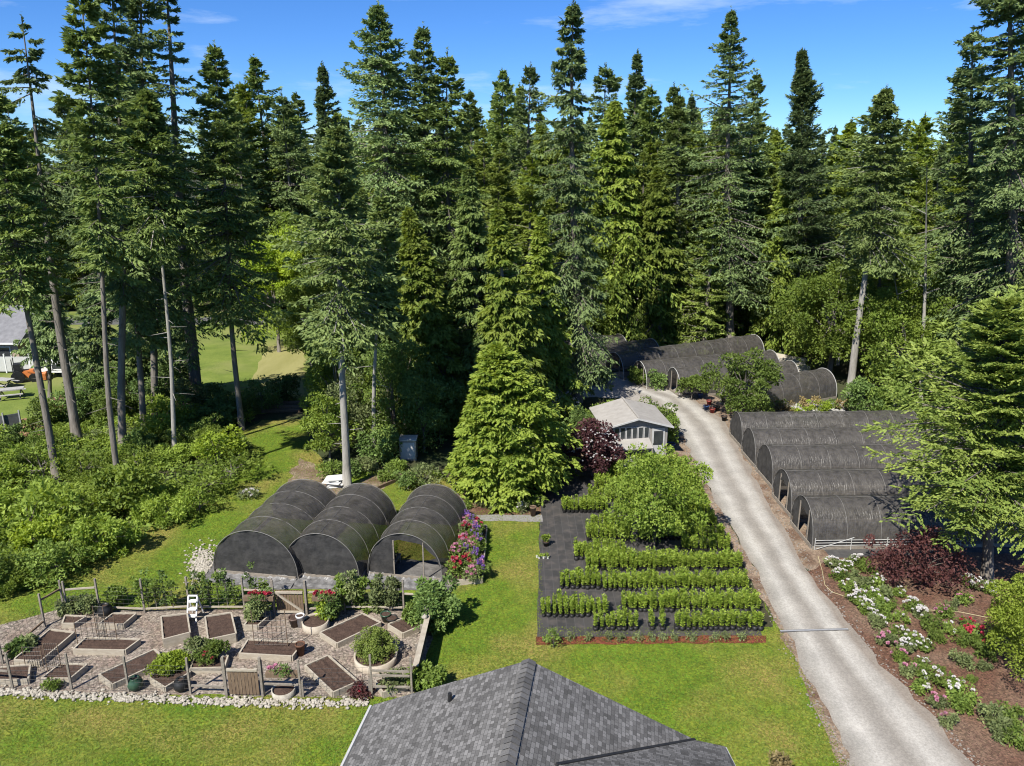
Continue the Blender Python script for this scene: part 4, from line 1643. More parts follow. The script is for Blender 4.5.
# ------------------------------------------------------------------ flower bed right of the driveway
FV = []
for i in range(7):
    FV.append(leafy_meshes(500 + i, .36, .27, .25, 16, 760, .10, .42, .34, 'shrub' if i % 4 else 'shrubgrey', limbs=False)[1])
    FV[-1].name = 'foliage'
fl = [(832, 568, 1.0, 'whiteflower', 5), (845, 570, .9, 'whiteflower', 7), (858, 567, 1.1, 'whiteflower', 6), (840, 580, 1.0, 'whiteflower', 5), (853, 580, .9, '', 0), (868, 573, 1.0, '', 0),
      (848, 592, 1.0, 'whiteflower', 4), (862, 588, 1.1, '', 0), (876, 586, 1.0, 'whiteflower', 5), (856, 603, 1.0, 'whiteflower', 8), (870, 600, 1.1, 'whiteflower', 3), (884, 597, 1.0, '', 0),
      (866, 614, 1.1, 'whiteflower', 7), (880, 611, 1.1, 'whiteflower', 2), (876, 626, 1.0, 'whiteflower', 3), (886, 620, .8, '', 0), (898, 596, .8, 'whiteflower', 2), (891, 607, .7, '', 0),
      (886, 645, 1.0, 'pinkflower', 3), (900, 640, 1.0, 'whiteflower', 2), (912, 645, 1.0, 'whiteflower', 3), (905, 652, 1.0, 'whiteflower', 4), (922, 650, .9, 'whiteflower', 2), (899, 660, .8, 'pinkflower', 2),
      (921, 668, .8, 'whiteflower', 2), (909, 676, .9, 'pinkflower', 2), (930, 683, 1.1, 'whiteflower', 4), (919, 692, .9, 'whiteflower', 2), (936, 707, .9, 'pinkflower', 2), (953, 690, 1.0, 'whiteflower', 3), (961, 702, 1.2, 'whiteflower', 2), (959, 711, 1.0, '', 0), (948, 726, .8, 'pinkflower', 1),
      (902, 622, .8, 'whiteflower', 1), (911, 610, 1.0, 'whiteflower', 7), (920, 617, .9, 'whiteflower', 8), (931, 629, 1.1, '', 0), (936, 641, .9, '', 0), (944, 618, 1.0, 'pinkflower', 2), (952, 609, .8, '', 0),
      (951, 634, .9, 'whiteflower', 2), (964, 645, 1.0, '', 0), (961, 665, 1.1, '', 0), (967, 630, .9, 'redflower', 3), (978, 643, 1.2, 'redflower', 5), (984, 655, 1.2, '', 0), (983, 670, .7, '', 0), (962, 603, .9, 'pinkflower', 1),
      (967, 586, 1.0, 'whiteflower', 7), (978, 590, 1.0, 'whiteflower', 6), (990, 594, 1.0, 'whiteflower', 5), (940, 672, .5, '', 0), (972, 682, .5, '', 0), (995, 726, 1.3, '', 0), (1008, 722, 1.2, '', 0), (1016, 745, 1.3, '', 0), (1003, 739, 1.2, '', 0)]
for i, (px, py, s, k, nb_) in enumerate(fl):
    q = at(px, py)
    nm = {'whiteflower': 'white flowered', 'pinkflower': 'pink flowered', 'redflower': 'crimson flowered', '': 'plain green'}[k]
    near = 'near the gravel' if px < 890 and py < 640 else 'mid bed' if py < 660 else 'near end'
    t = thing('perennial', q, '%s perennial in the bark bed right of the driveway, %s' % (nm, near), 'flower', 'perennials in the bark bed', rnd.uniform(0, 6))
    t.scale = (s,) * 3
    link(bpy.data.objects.new('foliage', FV[i % 7]), t)
    if k:
        blossoms(t, k, dome_spots(nb_ * 2 + 1, .38, .55), .07 if k == 'whiteflower' else .085)
# garden hose in the bed
hp = [(818, 556), (822, 570), (825, 585), (832, 592), (850, 598), (872, 604), (900, 606), (930, 610), (960, 612), (985, 617), (1010, 622)]
pts = [at(x, y, .03) for x, y in hp]
tag(MB().tube(pts, .014, 6).obj('garden_hose', mat('hose_rubber', (.42, .36, .20), (.52, .46, .28), 6, .5, .0), None, True), 'pale yellow garden hose snaking through the bark bed', 'hose')

# dry flower clump at the bottom edge of the lawn
shrub(778, 770, .35, .6, 'dry golden flower clump on the lawn right of the roof', 'straw', 700, .1, 'plant', 'dry_plant')

# ------------------------------------------------------------------ shed
c0 = Vector((7.62, 44.9, 0))
SH = thing('garden_shed', c0, 'grey wooden shed with a row of tall windows under a wide pale roof', 'shed', None, math.radians(6))
shw, shd, she, shr = 2.02, 3.6, 2.2, 2.74
sidm = mat('shed_siding', (.25, .235, .215), (.34, .32, .295), 3, .8, .2, stretch=(6, 6, .5))
roofm = mat('shed_roofing', (.33, .31, .285), (.42, .40, .37), 2.5, .85, .3, 14)
glass = mat('dark_glass', (.03, .035, .04), (.06, .065, .07), 3, .15, 0, spec=.6)
MB().plank((-shw + .1, 0), (shw - .1, 0), .1, 0, she).obj('wall', sidm, SH)
MB().plank((-shw + .1, shd), (shw - .1, shd), .1, 0, she).obj('wall', sidm, SH)
MB().plank((-shw + .1, .055), (-shw + .1, shd - .055), .1, 0, she).obj('wall', sidm, SH)
MB().plank((shw - .1, .055), (shw - .1, shd - .055), .1, 0, she).obj('wall', sidm, SH)
MB().add([(-shw + .1, -.05, she), (shw - .1, -.05, she), (0, -.05, shr - .12), (-shw + .1, .05, she), (shw - .1, .05, she), (0, .05, shr - .12)], [(0, 1, 2), (5, 4, 3), (0, 3, 4, 1), (1, 4, 5, 2), (2, 5, 3, 0)]).obj('gable', sidm, SH)
for sg in (-1, 1):
    a = [Vector((0, -.35, shr)), Vector((sg * (shw + .18), -.35, she - .06)), Vector((sg * (shw + .18), shd + .25, she - .06)), Vector((0, shd + .25, shr))]
    slab('roof', a, .07, roofm, SH, (0, 1, 0))
    MB().bar((0, -.37, shr - .04), (sg * (shw + .18), -.37, she - .10), .09, .09).obj('rake_board', fas, SH)
MB().bar((0, -.36, shr + .02), (0, shd + .26, shr + .02), .1, .05).obj('ridge_cap', roofm, SH)
for i in range(7):
    x = -1.62 + i * .37
    fr = MB().box((x, -.065, 1.72), (.33, .03, .78)).obj('window', fas, SH)
    MB().box((x, -.086, 1.72), (.25, .012, .68)).obj('pane', glass, fr)
dd = MB().box((1.35, -.07, 1.0), (.8, .04, 1.95)).obj('door', fas, SH)
MB().box((1.35, -.097, 1.35), (.58, .012, .9)).obj('pane', glass, dd)
MB().lathe((1.05, -.1, .95), [(.03, 0), (.03, .05), (0, .06)], 8).obj('handle', black_plastic, dd)
pr = slab('porch_roof', [Vector((-1.45, -.1, 1.32)), Vector((.75, -.1, 1.40)), Vector((.75, -1.15, 1.12)), Vector((-1.45, -1.15, 1.05))], .07, roofm, SH, (1, 0, 0))
for x in (-1.4, .7):
    MB().box((x, -1.1, .52), (.07, .07, 1.04)).obj('porch_post', wood_grey, SH)
MB().box((-.65, -1.35, .3), (1.3, .8, .6)).obj('bench_box', conc, SH)
# climbing hedge round the shed back
hedge_pts = [(-2.7, .2), (-2.75, 1.3), (-2.75, 2.4), (-2.6, 3.5), (-1.8, 4.4), (-.6, 4.7), (.7, 4.7), (1.9, 4.5), (2.75, 3.4), (2.9, 2.3)]
for i, (x, y) in enumerate(hedge_pts):
    q = SH.matrix_basis @ Vector((x, y, 0)) if False else c0 + Vector((x * math.cos(.105) - y * math.sin(.105), x * math.sin(.105) + y * math.cos(.105), 0))
    shrub(0, 0, .75, 2.35 if i > 2 else 2.0, 'clipped dark hedge bush wrapped round the back of the grey shed', 'dark' if i < 4 else 'shrub', 2000, .15, 'hedge', 'hedge_bush', seed=700 + i, group='hedge bushes behind the shed', nl=14, lump=.5, world=(q.x, q.y, 0))

# pots and tubs by the yard
for i, (px, py, m_, nm) in enumerate([(700, 398, blue_plastic, 'blue'), (706, 410, blue_plastic, 'blue'), (712, 413, red_plastic, 'red'), (717, 411, black_plastic, 'black'), (709, 405, red_plastic, 'red'), (724, 421, black_plastic, 'black'), (690, 392, blue_plastic, 'blue'), (594, 373, blue_plastic, 'blue')]):
    pot(px, py, .2, .36, m_, ['blue tub by the round green shrub at the yard', 'blue tub among the flower tubs under the yard tree', 'red tub at the front of the tubs under the yard tree', 'black tub right of the red tub under the yard tree',
                              'red tub behind the blue one under the yard tree', 'black tub nearest the long tunnels by the driveway', 'blue tub beside the far tunnel front arches', 'blue barrel at the left end of the longest far tunnel'][i], 'tub')
pot(671, 449, .25, .4, blue_plastic, 'blue tub beside the right wall of the grey shed', 'tub')

# ------------------------------------------------------------------ neighbour's yard, far left
hx, hy = -46.5, 70.0
NH = thing('neighbor_house', (hx, hy, 0), 'grey roofed beige house beyond the left trunks, half out of the photo', 'house')
beige = mat('beige_siding', (.40, .31, .24), (.47, .37, .29), 2, .8, .1)
asph = mat('grey_roofing', (.17, .17, .18), (.25, .25, .26), 2, .9, .2)
MB().box((-3, 0, 1.25), (13, 8, 2.5)).obj('wall', beige, NH)
mb = MB()
mb.add([(-10, -4.5, 2.4), (4, -4.5, 2.4), (4, 4.5, 2.4), (-10, 4.5, 2.4), (-10, 0, 4.9), (4, 0, 4.9)], [(0, 1, 5, 4), (2, 3, 4, 5), (1, 2, 5), (3, 0, 4), (3, 2, 1, 0)])
mb.obj('roof', asph, NH)
for x in (-4.6, -2.2, .1, 2.3):
    wn = MB().box((x, -4.03, 1.55), (1.15, .08, .95)).obj('window', white_paint, NH)
    MB().box((x, -4.08, 1.55), (.95, .04, .78)).obj('pane', glass, wn)
MB().bar((-10, -4.55, 2.38), (4, -4.55, 2.38), .14, .14).obj('gutter', white_paint, NH)
a = Vector((-54, 64.6, 0))
t = thing('white_fence', a, 'long white solid fence in front of the beige house', 'fence')
whitewash = mat('old_whitewash', (.50, .50, .48), (.60, .60, .57), 2, .7, .1)
for k in range(8):
    MB().box((1.05 + k * 2.12, 0, .8), (2.06, .06, 1.3)).obj('panel', whitewash, t)
    MB().box((k * 2.12, 0, .85), (.1, .12, 1.7)).obj('post', white_paint, t)


def vehicle(px, py, l, wd, h, label, m):
    o = at(px, py)
    t = thing('trailer', o, label, 'trailer')
    MB().box((0, 0, .5 + (h - .5) / 2), (l, wd, h - .5), 0, .97).obj('body', m, t)
    for x in (-l * .28, l * .28):
        for y in (-wd / 2 + .1, wd / 2 - .1):
            w_ = MB()
            w_.tube([(x, y - .1, .33), (x, y + .1, .33)], .33, 14)
            w_.obj('wheel', black_plastic, t)
    MB().box((l * .1, -wd / 2 - .012, h * .68), (l * .4, .02, h * .2)).obj('window', glass, t)
    MB().bar((l / 2, 0, .45), (l / 2 + .9, 0, .45), .1, .1).obj('tow_bar', galv, t)


vehicle(62, 376, 2.6, 1.5, 1.5, 'white box trailer parked in the neighbour yard between the left trunks', white_paint)
o = at(27, 381)
t = thing('loader', o, 'small orange loader parked on the grass in front of the white fence', 'tractor', None, .4)
MB().box((0, 0, .65), (1.5, .8, .6), 0, .8).obj('body', orange_paint, t)
MB().box((-.45, 0, 1.25), (.6, .75, .6)).obj('seat', black_plastic, t)
for x, r_ in ((-.5, .5), (.6, .35)):
    for y in (-.5, .5):
        MB().tube([(x, y - .1, r_), (x, y + .1, r_)], r_, 14).obj('wheel', black_plastic, t)
MB().box((1.35, 0, .35), (.25, 1.1, .5)).obj('bucket', orange_paint, t)
for y in (-.35, .35):
    MB().bar((.2, y, .9), (1.3, y, .45), .1, .1).obj('lift_arm', orange_paint, t)
for y in (-.35, .35):
    MB().bar((-.8, y, .9), (-.8, y, 2.0), .06, .06).obj('roll_bar', black_plastic, t)
o = at(13, 367)
t = thing('digger', o, 'rusty red digger arm machine against the white fence', 'machine')
MB().box((0, 0, .5), (1.6, 1.0, .6), 0, .85).obj('body', mat('rust_red', (.25, .07, .04), (.36, .13, .08), 5, .7, .2), t)
MB().bar((.3, 0, .8), (-.2, 0, 2.2), .2, .2).obj('boom', MATS['rust_red'], t)
MB().bar((-.2, 0, 2.2), (-.9, 0, 1.2), .16, .16).obj('dipper', MATS['rust_red'], t)
MB().box((-.95, 0, 1.0), (.4, .6, .4), 0, .7).obj('bucket', MATS['rust_red'], t)
for y in (-.55, .55):
    MB().box((0, y, .2), (1.9, .28, .4), 0, .8).obj('track', black_plastic, t)


def picnic_table(px, py, label, rz):
    o = at(px, py)
    t = thing('picnic_table', o, label, 'table', None, rz)
    MB().box((0, 0, .74), (1.8, .8, .05)).obj('table_top', conc, t)
    for s in (-1, 1):
        MB().box((0, s * .72, .44), (1.8, .26, .05)).obj('bench', conc, t)
        MB().bar((s * .65, -.7, .02), (s * .65, .3, .72), .07, .07).obj('leg', wood_grey, t)
        MB().bar((s * .65 + .08, .7, .02), (s * .65 + .08, -.3, .72), .07, .07).obj('leg', wood_grey, t)


picnic_table(12, 398, 'pale grey picnic table on the grass, nearest the left photo edge', .4)
picnic_table(3, 388, 'pale picnic table partly cut by the left photo edge', -.2)
# scrap and logs
for i in range(11):
    px, py = rnd.uniform(16, 52), rnd.uniform(424, 440)
    o = at(px, py)
    a = rnd.uniform(-.5, .5)
    l = rnd.uniform(1.0, 2.2)
    z = .14 + (i % 3) * .16
    oo = MB().tube([(-l / 2 * math.cos(a), -l / 2 * math.sin(a), z), (l / 2 * math.cos(a), l / 2 * math.sin(a), z)], .14, 9).obj('log', mat('cut_log', (.24, .12, .075), (.36, .21, .14), 4, .9, .4))
    oo.location = o
    tag(oo, 'reddish brown log on the pile at the edge of the left thicket', 'log', 'logs piled at the thicket edge')


def tarp_heap(px, py, l, h, m, label, rz):
    o = at(px, py)
    n, k = 14, 10
    mb = MB()
    for i in range(n + 1):
        for j in range(k + 1):
            x, y = (i / n - .5) * l, (j / k - .5) * l * .5
            e = max(0, 1 - (2 * x / l) ** 2) * max(0, 1 - (4 * y / l) ** 2)
            mb.v.append((x + rnd.uniform(-.05, .05), y, h * e ** .45 + rnd.uniform(-.07, .07) * (e > 0)))
    for i in range(n):
        for j in range(k):
            q = i * (k + 1) + j
            mb.f.append((q, q + k + 1, q + k + 2, q + 1))
    oo = mb.obj('tarp_heap', m)
    oo.location = o
    oo.rotation_euler = (0, 0, rz)
    tag(oo, label, 'tarp')


tarp_heap(90, 415, 3.0, 1.0, mat('dark_tarp', (.06, .06, .065), (.20, .19, .19), 2, .5, .4), 'dark grey tarp heap behind the leaning grey trunk', .3)
tarp_heap(62, 409, 2.0, 1.0, mat('red_tarp', (.12, .035, .03), (.22, .08, .07), 2, .6, .4), 'dull red tarp heap just left of the leaning grey trunk', .2)
fp = [at(x, y) for x, y in ((-12, 442), (8, 440), (24, 437))]
t = thing('shed_screen', fp[0], 'dark grey mesh screen fence at the left photo edge by the log pile', 'fence')
for i in range(2):
    a, b = fp[i] - fp[0], fp[i + 1] - fp[0]
    MB().plank(a, b, .04, .1, 1.7).obj('screen', mat('screen_mesh', (.10, .105, .10), (.16, .165, .16), 4, .8, .1), t)
for q in fp:
    MB().box((q.x - fp[0].x, q.y - fp[0].y - .06, .95), (.08, .08, 1.9)).obj('post', galv, t)
# planks in the shade and slats by the tunnels
for i in range(5):
    o = at(288 + rnd.uniform(-8, 8), 412 - i * 2)
    oo = MB().box((0, 0, .1 + .12 * (i % 2)), (2.8, .3, .18), rnd.uniform(-.1, .1)).obj('old_beam', wood_brown)
    oo.location = o
    tag(oo, 'old brown beam lying in the deep shade between the two lawns', 'beam', 'old beams in the shade')
o = at(335, 486)
for i in range(6):
    oo = MB().box((0, 0, .06 + i * .09), (1.0 + rnd.uniform(-.15, .15), .75, .05), rnd.uniform(-.25, .25)).obj('loose_plank', white_paint)
    oo.location = (o.x + rnd.uniform(-.12, .12), o.y + rnd.uniform(-.1, .1), 0)
    tag(oo, 'white weathered slat in the stack beside the tall bare trunk', 'board', 'white slats stacked by the trunk')
o = at(409, 458)
t = thing('utility_cabinet', o, 'pale grey cabinet standing in the shade behind the open tunnel', 'cabinet')
MB().box((0, 0, .65), (1.0, .8, 1.3)).obj('body', galv, t)
MB().box((0, 0, 1.33), (1.1, .9, .06)).obj('lid', white_paint, t)
MB().box((0, -.415, .62), (.86, .03, 1.05)).obj('door', white_paint, t)
a, b = at(372, 492), at(405, 478)
oo = MB().plank((0, 0), b - a, .1, 0, .2).obj('edging_board', wood_brown)
oo.location = a
tag(oo, 'dark edging board slanting across bare soil behind the tunnels', 'edging')
sheet('soil_patch', G((360, 480), (392, 470), (408, 476), (372, 494)), .012, dirt_m, .12, .4)
sheet('worn_grass', G((288, 480), (300, 458), (338, 478), (345, 495), (310, 500)), .010, dirt_m, .3, .5)

# ------------------------------------------------------------------ named conifers


def conifer_at(name, label, cat, base, tip_px, cbpx, R, kind, seed, **kw):
    B = at(*base)
    H = height_at(B.y, tip_px[1])
    tx = x_at(tip_px[0], B.y, H)
    lean = math.atan2(tx - B.x, H)
    cbz = height_at(B.y, cbpx)
    cb = max(.02, min(.85, cbz / H))
    H = H / math.cos(lean)
    p = dict(leaf=kind)
    p.update(kw)
    me = conifer_meshes(seed, H, R, cb, **p)
    return put_tree(name, me, B, label, cat, None, (0, lean, 0))


FIR = dict(ns=11, m=7)
CE = dict(power=.72, e_lo=2, e_hi=48, sag=.55, tip=.10, hang=.75, card=.30, cw=.12, gap=.05, ragged=.3, stubs=0, twl=.36, ns=12)
big = [
    ('fir_tree', 'leaning fir with bare lower trunk at the far left edge, nearest of the left trunks', (57, 482), (-10, 85), 300, 3.4, 'fir', dict(nbr=230, power=.6, tr=.22)),
    ('fir_tree', 'tall ragged half bare fir leaning left against the sky, pale thick trunk', (78, 447), (19, 12), 270, 2.1, 'firdark', dict(nbr=62, gap=.30, ragged=.6, tr=.31, e_hi=5, e_lo=-35, wood=bark, power=.30, stubs=30)),
    ('fir_tree', 'very tall fir on a thin bare trunk out of the middle of the left thicket', (121, 503), (76, -28), 268, 2.3, 'fir', dict(nbr=180, tr=.17, gap=.25, power=.55)),
    ('fir_tree', 'tall dark fir just behind the thin trunk in the left thicket', (123, 452), (112, -70), 285, 3.0, 'firdark', dict(nbr=240, tr=.25, gap=.22, power=.62, ragged=.6)),
    ('fir_tree', 'fir on a thin pale trunk, rightmost thin trunk in the left thicket', (175, 457), (150, 85), 238, 3.2, 'fir', dict(nbr=220, power=.65, tr=.15, wood=bark_pale)),
    ('fir_tree', 'tall dark fir with the top leaving the photo, right of the ragged leaning one', (155, 420), (140, -95), 335, 3.4, 'firdark', dict(nbr=260, tr=.26, gap=.22, power=.55, ragged=.65)),
    ('fir_tree', 'dark fir with hanging lower branches among the crowded left trunks', (144, 437), (122, 70), 340, 3.8, 'firdark', dict(nbr=220, power=.65, tr=.22, e_lo=-30)),
    ('fir_tree', 'thick trunked fir at the back right of the thicket, its top out of the photo', (197, 407), (162, -50), 350, 3.8, 'firdark', dict(nbr=170, tr=.46, e_lo=-32, gap=.28, power=.55, ragged=.5)),
    ('fir_tree', 'pointed fir on a slim trunk at the right end of the left thicket', (242, 430), (212, 40), 318, 4.2, 'fir', dict(nbr=280, power=.65, tr=.2)),
    ('spruce_tree', 'young dark spruce with hanging boughs right of the leaning grey trunk', (98, 410), (95, 275), 402, 2.9, 'firdark', dict(nbr=170, tr=.16, e_lo=-30, e_hi=5, hang=.6)),
    ('spruce_tree', 'young dark spruce among the crowded left trunks', (138, 406), (136, 285), 396, 2.8, 'fir', dict(nbr=160, tr=.16, e_lo=-28, e_hi=8, hang=.6)),
    ('spruce_tree', 'young dark spruce between the house and the leaning grey trunk', (50, 398), (46, 268), 352, 2.6, 'firdark', dict(nbr=150, tr=.16, e_lo=-28, e_hi=5, hang=.6)),
    ('spruce_tree', 'young dark spruce with low boughs beside the thick trunk', (178, 402), (176, 290), 372, 2.6, 'firdark', dict(nbr=150, tr=.16, e_lo=-26, e_hi=8, hang=.6)),
    ('spruce_tree', 'grey green spruce on a straight bare trunk behind the shade cloth tunnels', (347, 487), (336, 122), 330, 3.7, 'firgrey', dict(nbr=250, tr=.24, wood=bark_pale, m=7, power=.66)),
    ('fir_tree', 'slim fir on a thin pale trunk right of the grey green spruce', (374, 457), (380, 190), 325, 2.2, 'fir', dict(nbr=130, tr=.15, wood=bark_pale)),
    ('fir_tree', 'tall dense fir with a broken twin top left of centre, reaching the photo top', (392, 402), (378, -2), 300, 5.6, 'firdark', dict(nbr=330, tr=.45, gap=.1, power=.58, ragged=.5)),
    ('fir_tree', 'tall narrow fir just right of the twin topped fir', (424, 398), (426, 22), 310, 4.8, 'firdark', dict(nbr=280, tr=.35, gap=.1, power=.6, ragged=.5)),
    ('fir_tree', 'fir with drooping open top right of the tall narrow fir', (448, 400), (449, 47), 320, 4.6, 'fir', dict(nbr=260, tr=.3, e_hi=12, gap=.1, power=.6, ragged=.5)),
    ('spruce_tree', 'very tall shaggy spruce standing behind the shed, top cut by the photo', (577, 402), (573, -8), 385, 4.0, 'firdark', dict(nbr=300, tr=.40, hang=.7, e_lo=-25, e_hi=12, ragged=.5, gap=.18, power=.55, wood=bark)),
    ('fir_tree', 'tall irregular dark fir right of centre with a ragged top', (730, 350), (729, 6), 290, 6.0, 'firdark', dict(nbr=320, tr=.42, gap=.12, ragged=.55, power=.62)),
    ('pine_tree', 'tall bluish soft topped conifer with upswept branches, right of centre', (801, 352), (800, 48), 320, 5.6, 'firblue', dict(nbr=360, power=.85, gap=.03, tr=.36, e_lo=0, e_hi=45, card=.34)),
    ('fir_tree', 'dense fir with bent top on a leaning bare trunk by the far tunnels', (850, 394), (888, 84), 262, 3.7, 'firgrey', dict(nbr=320, tr=.30, wood=bark_pale, m=7, power=.6, ragged=.5, stubs=20)),
    ('fir_tree', 'huge dark fir filling the upper right corner', (1012, 425), (1010, -70), 335, 6.0, 'firdark', dict(nbr=330, tr=.5, ns=14, m=7, power=.55, ragged=.55, twl=.33)),
    ('fir_tree', 'big dark fir just behind the huge one in the upper right', (962, 400), (975, 25), 350, 4.6, 'firdark', dict(nbr=260, tr=.42, ns=12, power=.6)),
    ('fir_tree', 'fir behind the far tunnels showing a short pale trunk', (677, 341), (681, 92), 280, 4.6, 'fir', dict(nbr=270, power=.65, tr=.4, wood=bark_pale)),
    ('fir_tree', 'fir with slim dark trunk behind the far tunnels, left of the bluish conifer', (741, 332), (756, 70), 290, 4.8, 'fir', dict(nbr=260, power=.65, tr=.3)),
    ('hemlock_tree', 'spreading bright green hemlock with layered boughs beside the red leaved shrub', (987, 578), (1004, 296), 508, 4.2, 'hemlock', dict(nbr=320, tr=.24, ns=17, m=9, card=.17, cw=.075, power=.5, e_lo=-6, e_hi=35, hang=.2, flat=.2, gap=.03, twl=.42, stubs=6, sag=.28)),
    ('cedar_tree', 'large rounded bright green cedar behind the open tunnel and flower bed', (500, 492), (497, 344), 500, 4.05, 'hinoki', dict(CE, nbr=520, tr=.22, card=.22, cw=.10, m=8, ns=14, power=.60, e_lo=4, e_hi=50, sag=.35, hang=.4, gap=0, ragged=.16)),
    ('cedar_tree', 'tall feathery bright cedar standing just behind the large rounded one', (508, 440), (498, 205), 440, 3.6, 'cedar', dict(CE, nbr=280, tr=.3)),
    ('cedar_tree', 'bright cedar left of the feathery one, over the grey cabinet', (452, 425), (408, 205), 430, 3.4, 'cedar', dict(CE, nbr=260, tr=.3)),
    ('cedar_tree', 'narrow bright cedar between the shaggy spruce and the feathery cedar', (545, 412), (542, 215), 412, 2.9, 'cedar', dict(CE, nbr=240, tr=.25)),
    ('cedar_tree', 'broad yellow green cedar towering behind the far tunnels left of centre', (622, 345), (614, 98), 345, 5.4, 'cedar', dict(CE, nbr=330, tr=.4, card=.36, cw=.14, power=.6)),
    ('cedar_tree', 'lower yellow green cedar leaning on the broad one behind the tunnels', (660, 348), (655, 165), 345, 4.6, 'cedar', dict(CE, nbr=260, tr=.35, card=.36, cw=.14)),
    ('cedar_tree', 'drooping yellow green cedar under the bluish conifer', (785, 350), (783, 180), 350, 4.4, 'cedar', dict(CE, nbr=260, tr=.35, card=.36, cw=.14)),
    ('cedar_tree', 'mid green cedar filling the gap between the far tunnels and the ragged fir', (706, 342), (706, 190), 342, 4.0, 'cedar', dict(CE, nbr=240, tr=.35, card=.34, cw=.13)),
    ('cedar_tree', 'green cedar just left of the shaggy spruce behind the rounded cedar', (480, 418), (470, 165), 418, 3.6, 'fir', dict(CE, nbr=260, tr=.32)),
    ('cedar_tree', 'dark cedar between the grey green spruce and the twin topped fir', (368, 420), (362, 185), 420, 3.4, 'fir', dict(CE, nbr=240, tr=.32)),
]
for i, (nm, lab, b, tp, cbp, R, kd, kw) in enumerate(big):
    conifer_at(nm, lab, 'tree', b, tp, cbp, R, kd, 40 + i, **{**FIR, **kw})

# ------------------------------------------------------------------ broad-leaved trees and shrubs


def leafy_tree(label, base, r, h, matn, n, leaf, name='leafy_tree', nl=34, lump=.30, zf=.58, seed=None, wood=bark, squash=.1, cat='tree', group=None, z=None):
    B = Vector((base[0], base[1], 0)) if z is not None else at(*base)
    me = leafy_meshes(seed or int(base[0] * 3 + base[1]), r, h * .47, h * zf, nl, n, leaf, .55, lump, matn, tr=max(.04, r * .045), limbs=True, wood=wood, squash=squash)
    return put_tree(name, me, B, label, cat, group)


leafy_tree('small airy apple tree growing among the nursery rows', (653, 546), 2.2, 4.9, 'thicket', 11000, .14, 'apple_tree', 64, .23, .52, wood=bark_dark)
leafy_tree('round leafy tree beside the gravel yard, left of the long tunnels', (742, 421), 2.45, 4.6, 'shrub', 8500, .19, nl=44, lump=.25)
leafy_tree('small round shrub at the yard edge beside the far tunnel arch', (691, 400), 1.0, 1.9, 'shrub', 2600, .17, 'round_shrub', nl=18, cat='shrub')
leafy_tree('big rounded bright green maple left of the leaning bare trunk', (828, 378), 4.6, 8.8, 'maple', 24000, .22, nl=60, lump=.24)
leafy_tree('dense green maple just right of the leaning bare trunk', (893, 400), 3.6, 8.0, 'maple', 19000, .21, nl=50, lump=.26)
leafy_tree('tall yellow green alder behind the hemlock at the right', (935, 372), 4.5, 10.5, 'maple', 24000, .22, nl=60, lump=.24)
leafy_tree('bushy alder squeezed between the leaning trunk and the bent topped fir', (905, 352), 3.8, 10.5, 'maple', 18000, .22, nl=50, lump=.25)
leafy_tree('dark leafy bush at the right end of the wildflower strip', (862, 418), 1.6, 2.6, 'dark', 4500, .18, 'bush', nl=24, cat='shrub')
leafy_tree('leafy bush between the wildflower strip and the hemlock', (893, 428), 1.8, 2.8, 'shrub', 5200, .18, 'bush', nl=26, cat='shrub')
leafy_tree('bright yellow green birch beside the pale mown strip', (279, 352), 3.4, 11.5, 'lime', 17000, .22, 'birch_tree', nl=50, lump=.26, zf=.56)
leafy_tree('second yellow green birch, lower, right of the mown strip', (312, 372), 2.8, 8.0, 'maple', 15000, .2, 'birch_tree', nl=44, lump=.26)
leafy_tree('purple leaved shrub with pale flowers left of the grey shed', (592, 476), 1.75, 3.0, 'purple', 6500, .17, 'purple_shrub', nl=34, cat='shrub')
leafy_tree('red leaved spreading maple shrub at the near end of the long tunnels', (918, 583), 2.1, 2.3, 'redmaple', 5200, .13, 'red_maple', nl=70, lump=.19, zf=.5, wood=bark_dark, cat='shrub')
leafy_tree('golden green conifer shrub cut by the right photo edge', (1024, 680), 1.6, 3.9, 'gold', 30000, .085, 'golden_shrub', nl=44, lump=.34, zf=.52, cat='shrub')
leafy_tree('pale pink flowering bush under the shaggy spruce trunk', (560, 418), 1.0, 1.6, 'whiteflower', 900, .16, 'bush', nl=16, cat='shrub')
ps = [o for o in bpy.data.objects if o.name.startswith('purple_shrub')][0]
blossoms(ps, 'whiteflower', [(1.75 * .85 * math.cos(a) * math.cos(e), 1.75 * .85 * math.sin(a) * math.cos(e), 1.7 + 1.35 * math.sin(e)) for a, e in [(rnd.uniform(-3.4, .3), rnd.uniform(-.3, 1.3)) for _ in range(95)]], .06)
yard = [(600, 385, .9, 1.3, 'shrub', 'shrub at the left end of the gravel yard under the far tunnels'), (637, 384, .8, 1.3, 'shrub', 'leafy clump before the white front arch of the far tunnels'), (657, 389, .75, 1.4, 'dark', 'dark rounded clump right of the white front arch'),
        (545, 455, 1.3, 1.7, 'dark', 'dark low bush between the rounded cedar and the purple shrub'), (575, 440, 1.0, 1.9, 'dark', 'dark bush at the left wall of the grey shed'), (555, 478, .9, 1.2, 'dark', 'dark shrub at the right foot of the rounded cedar')]
for px, py, r_, h_, mm_, lab in yard:
    shrub(px, py, r_, h_, lab, mm_, 2200, .16)
for i in range(16):
    px, py = 752 + i * 6.2 + rnd.uniform(-2, 2), rnd.uniform(408, 416)
    t = shrub(px, py, rnd.uniform(.25, .5), rnd.uniform(.5, 1.2), 'wild plant in the stony strip above the farthest long tunnel', rnd.choice(['shrub', 'lime', 'shrubgrey', 'straw']), 420, .13, 'plant', 'wild_plant', seed=900 + i, group='wild plants in the stony strip', nl=8, lump=.55)
mb = MB()
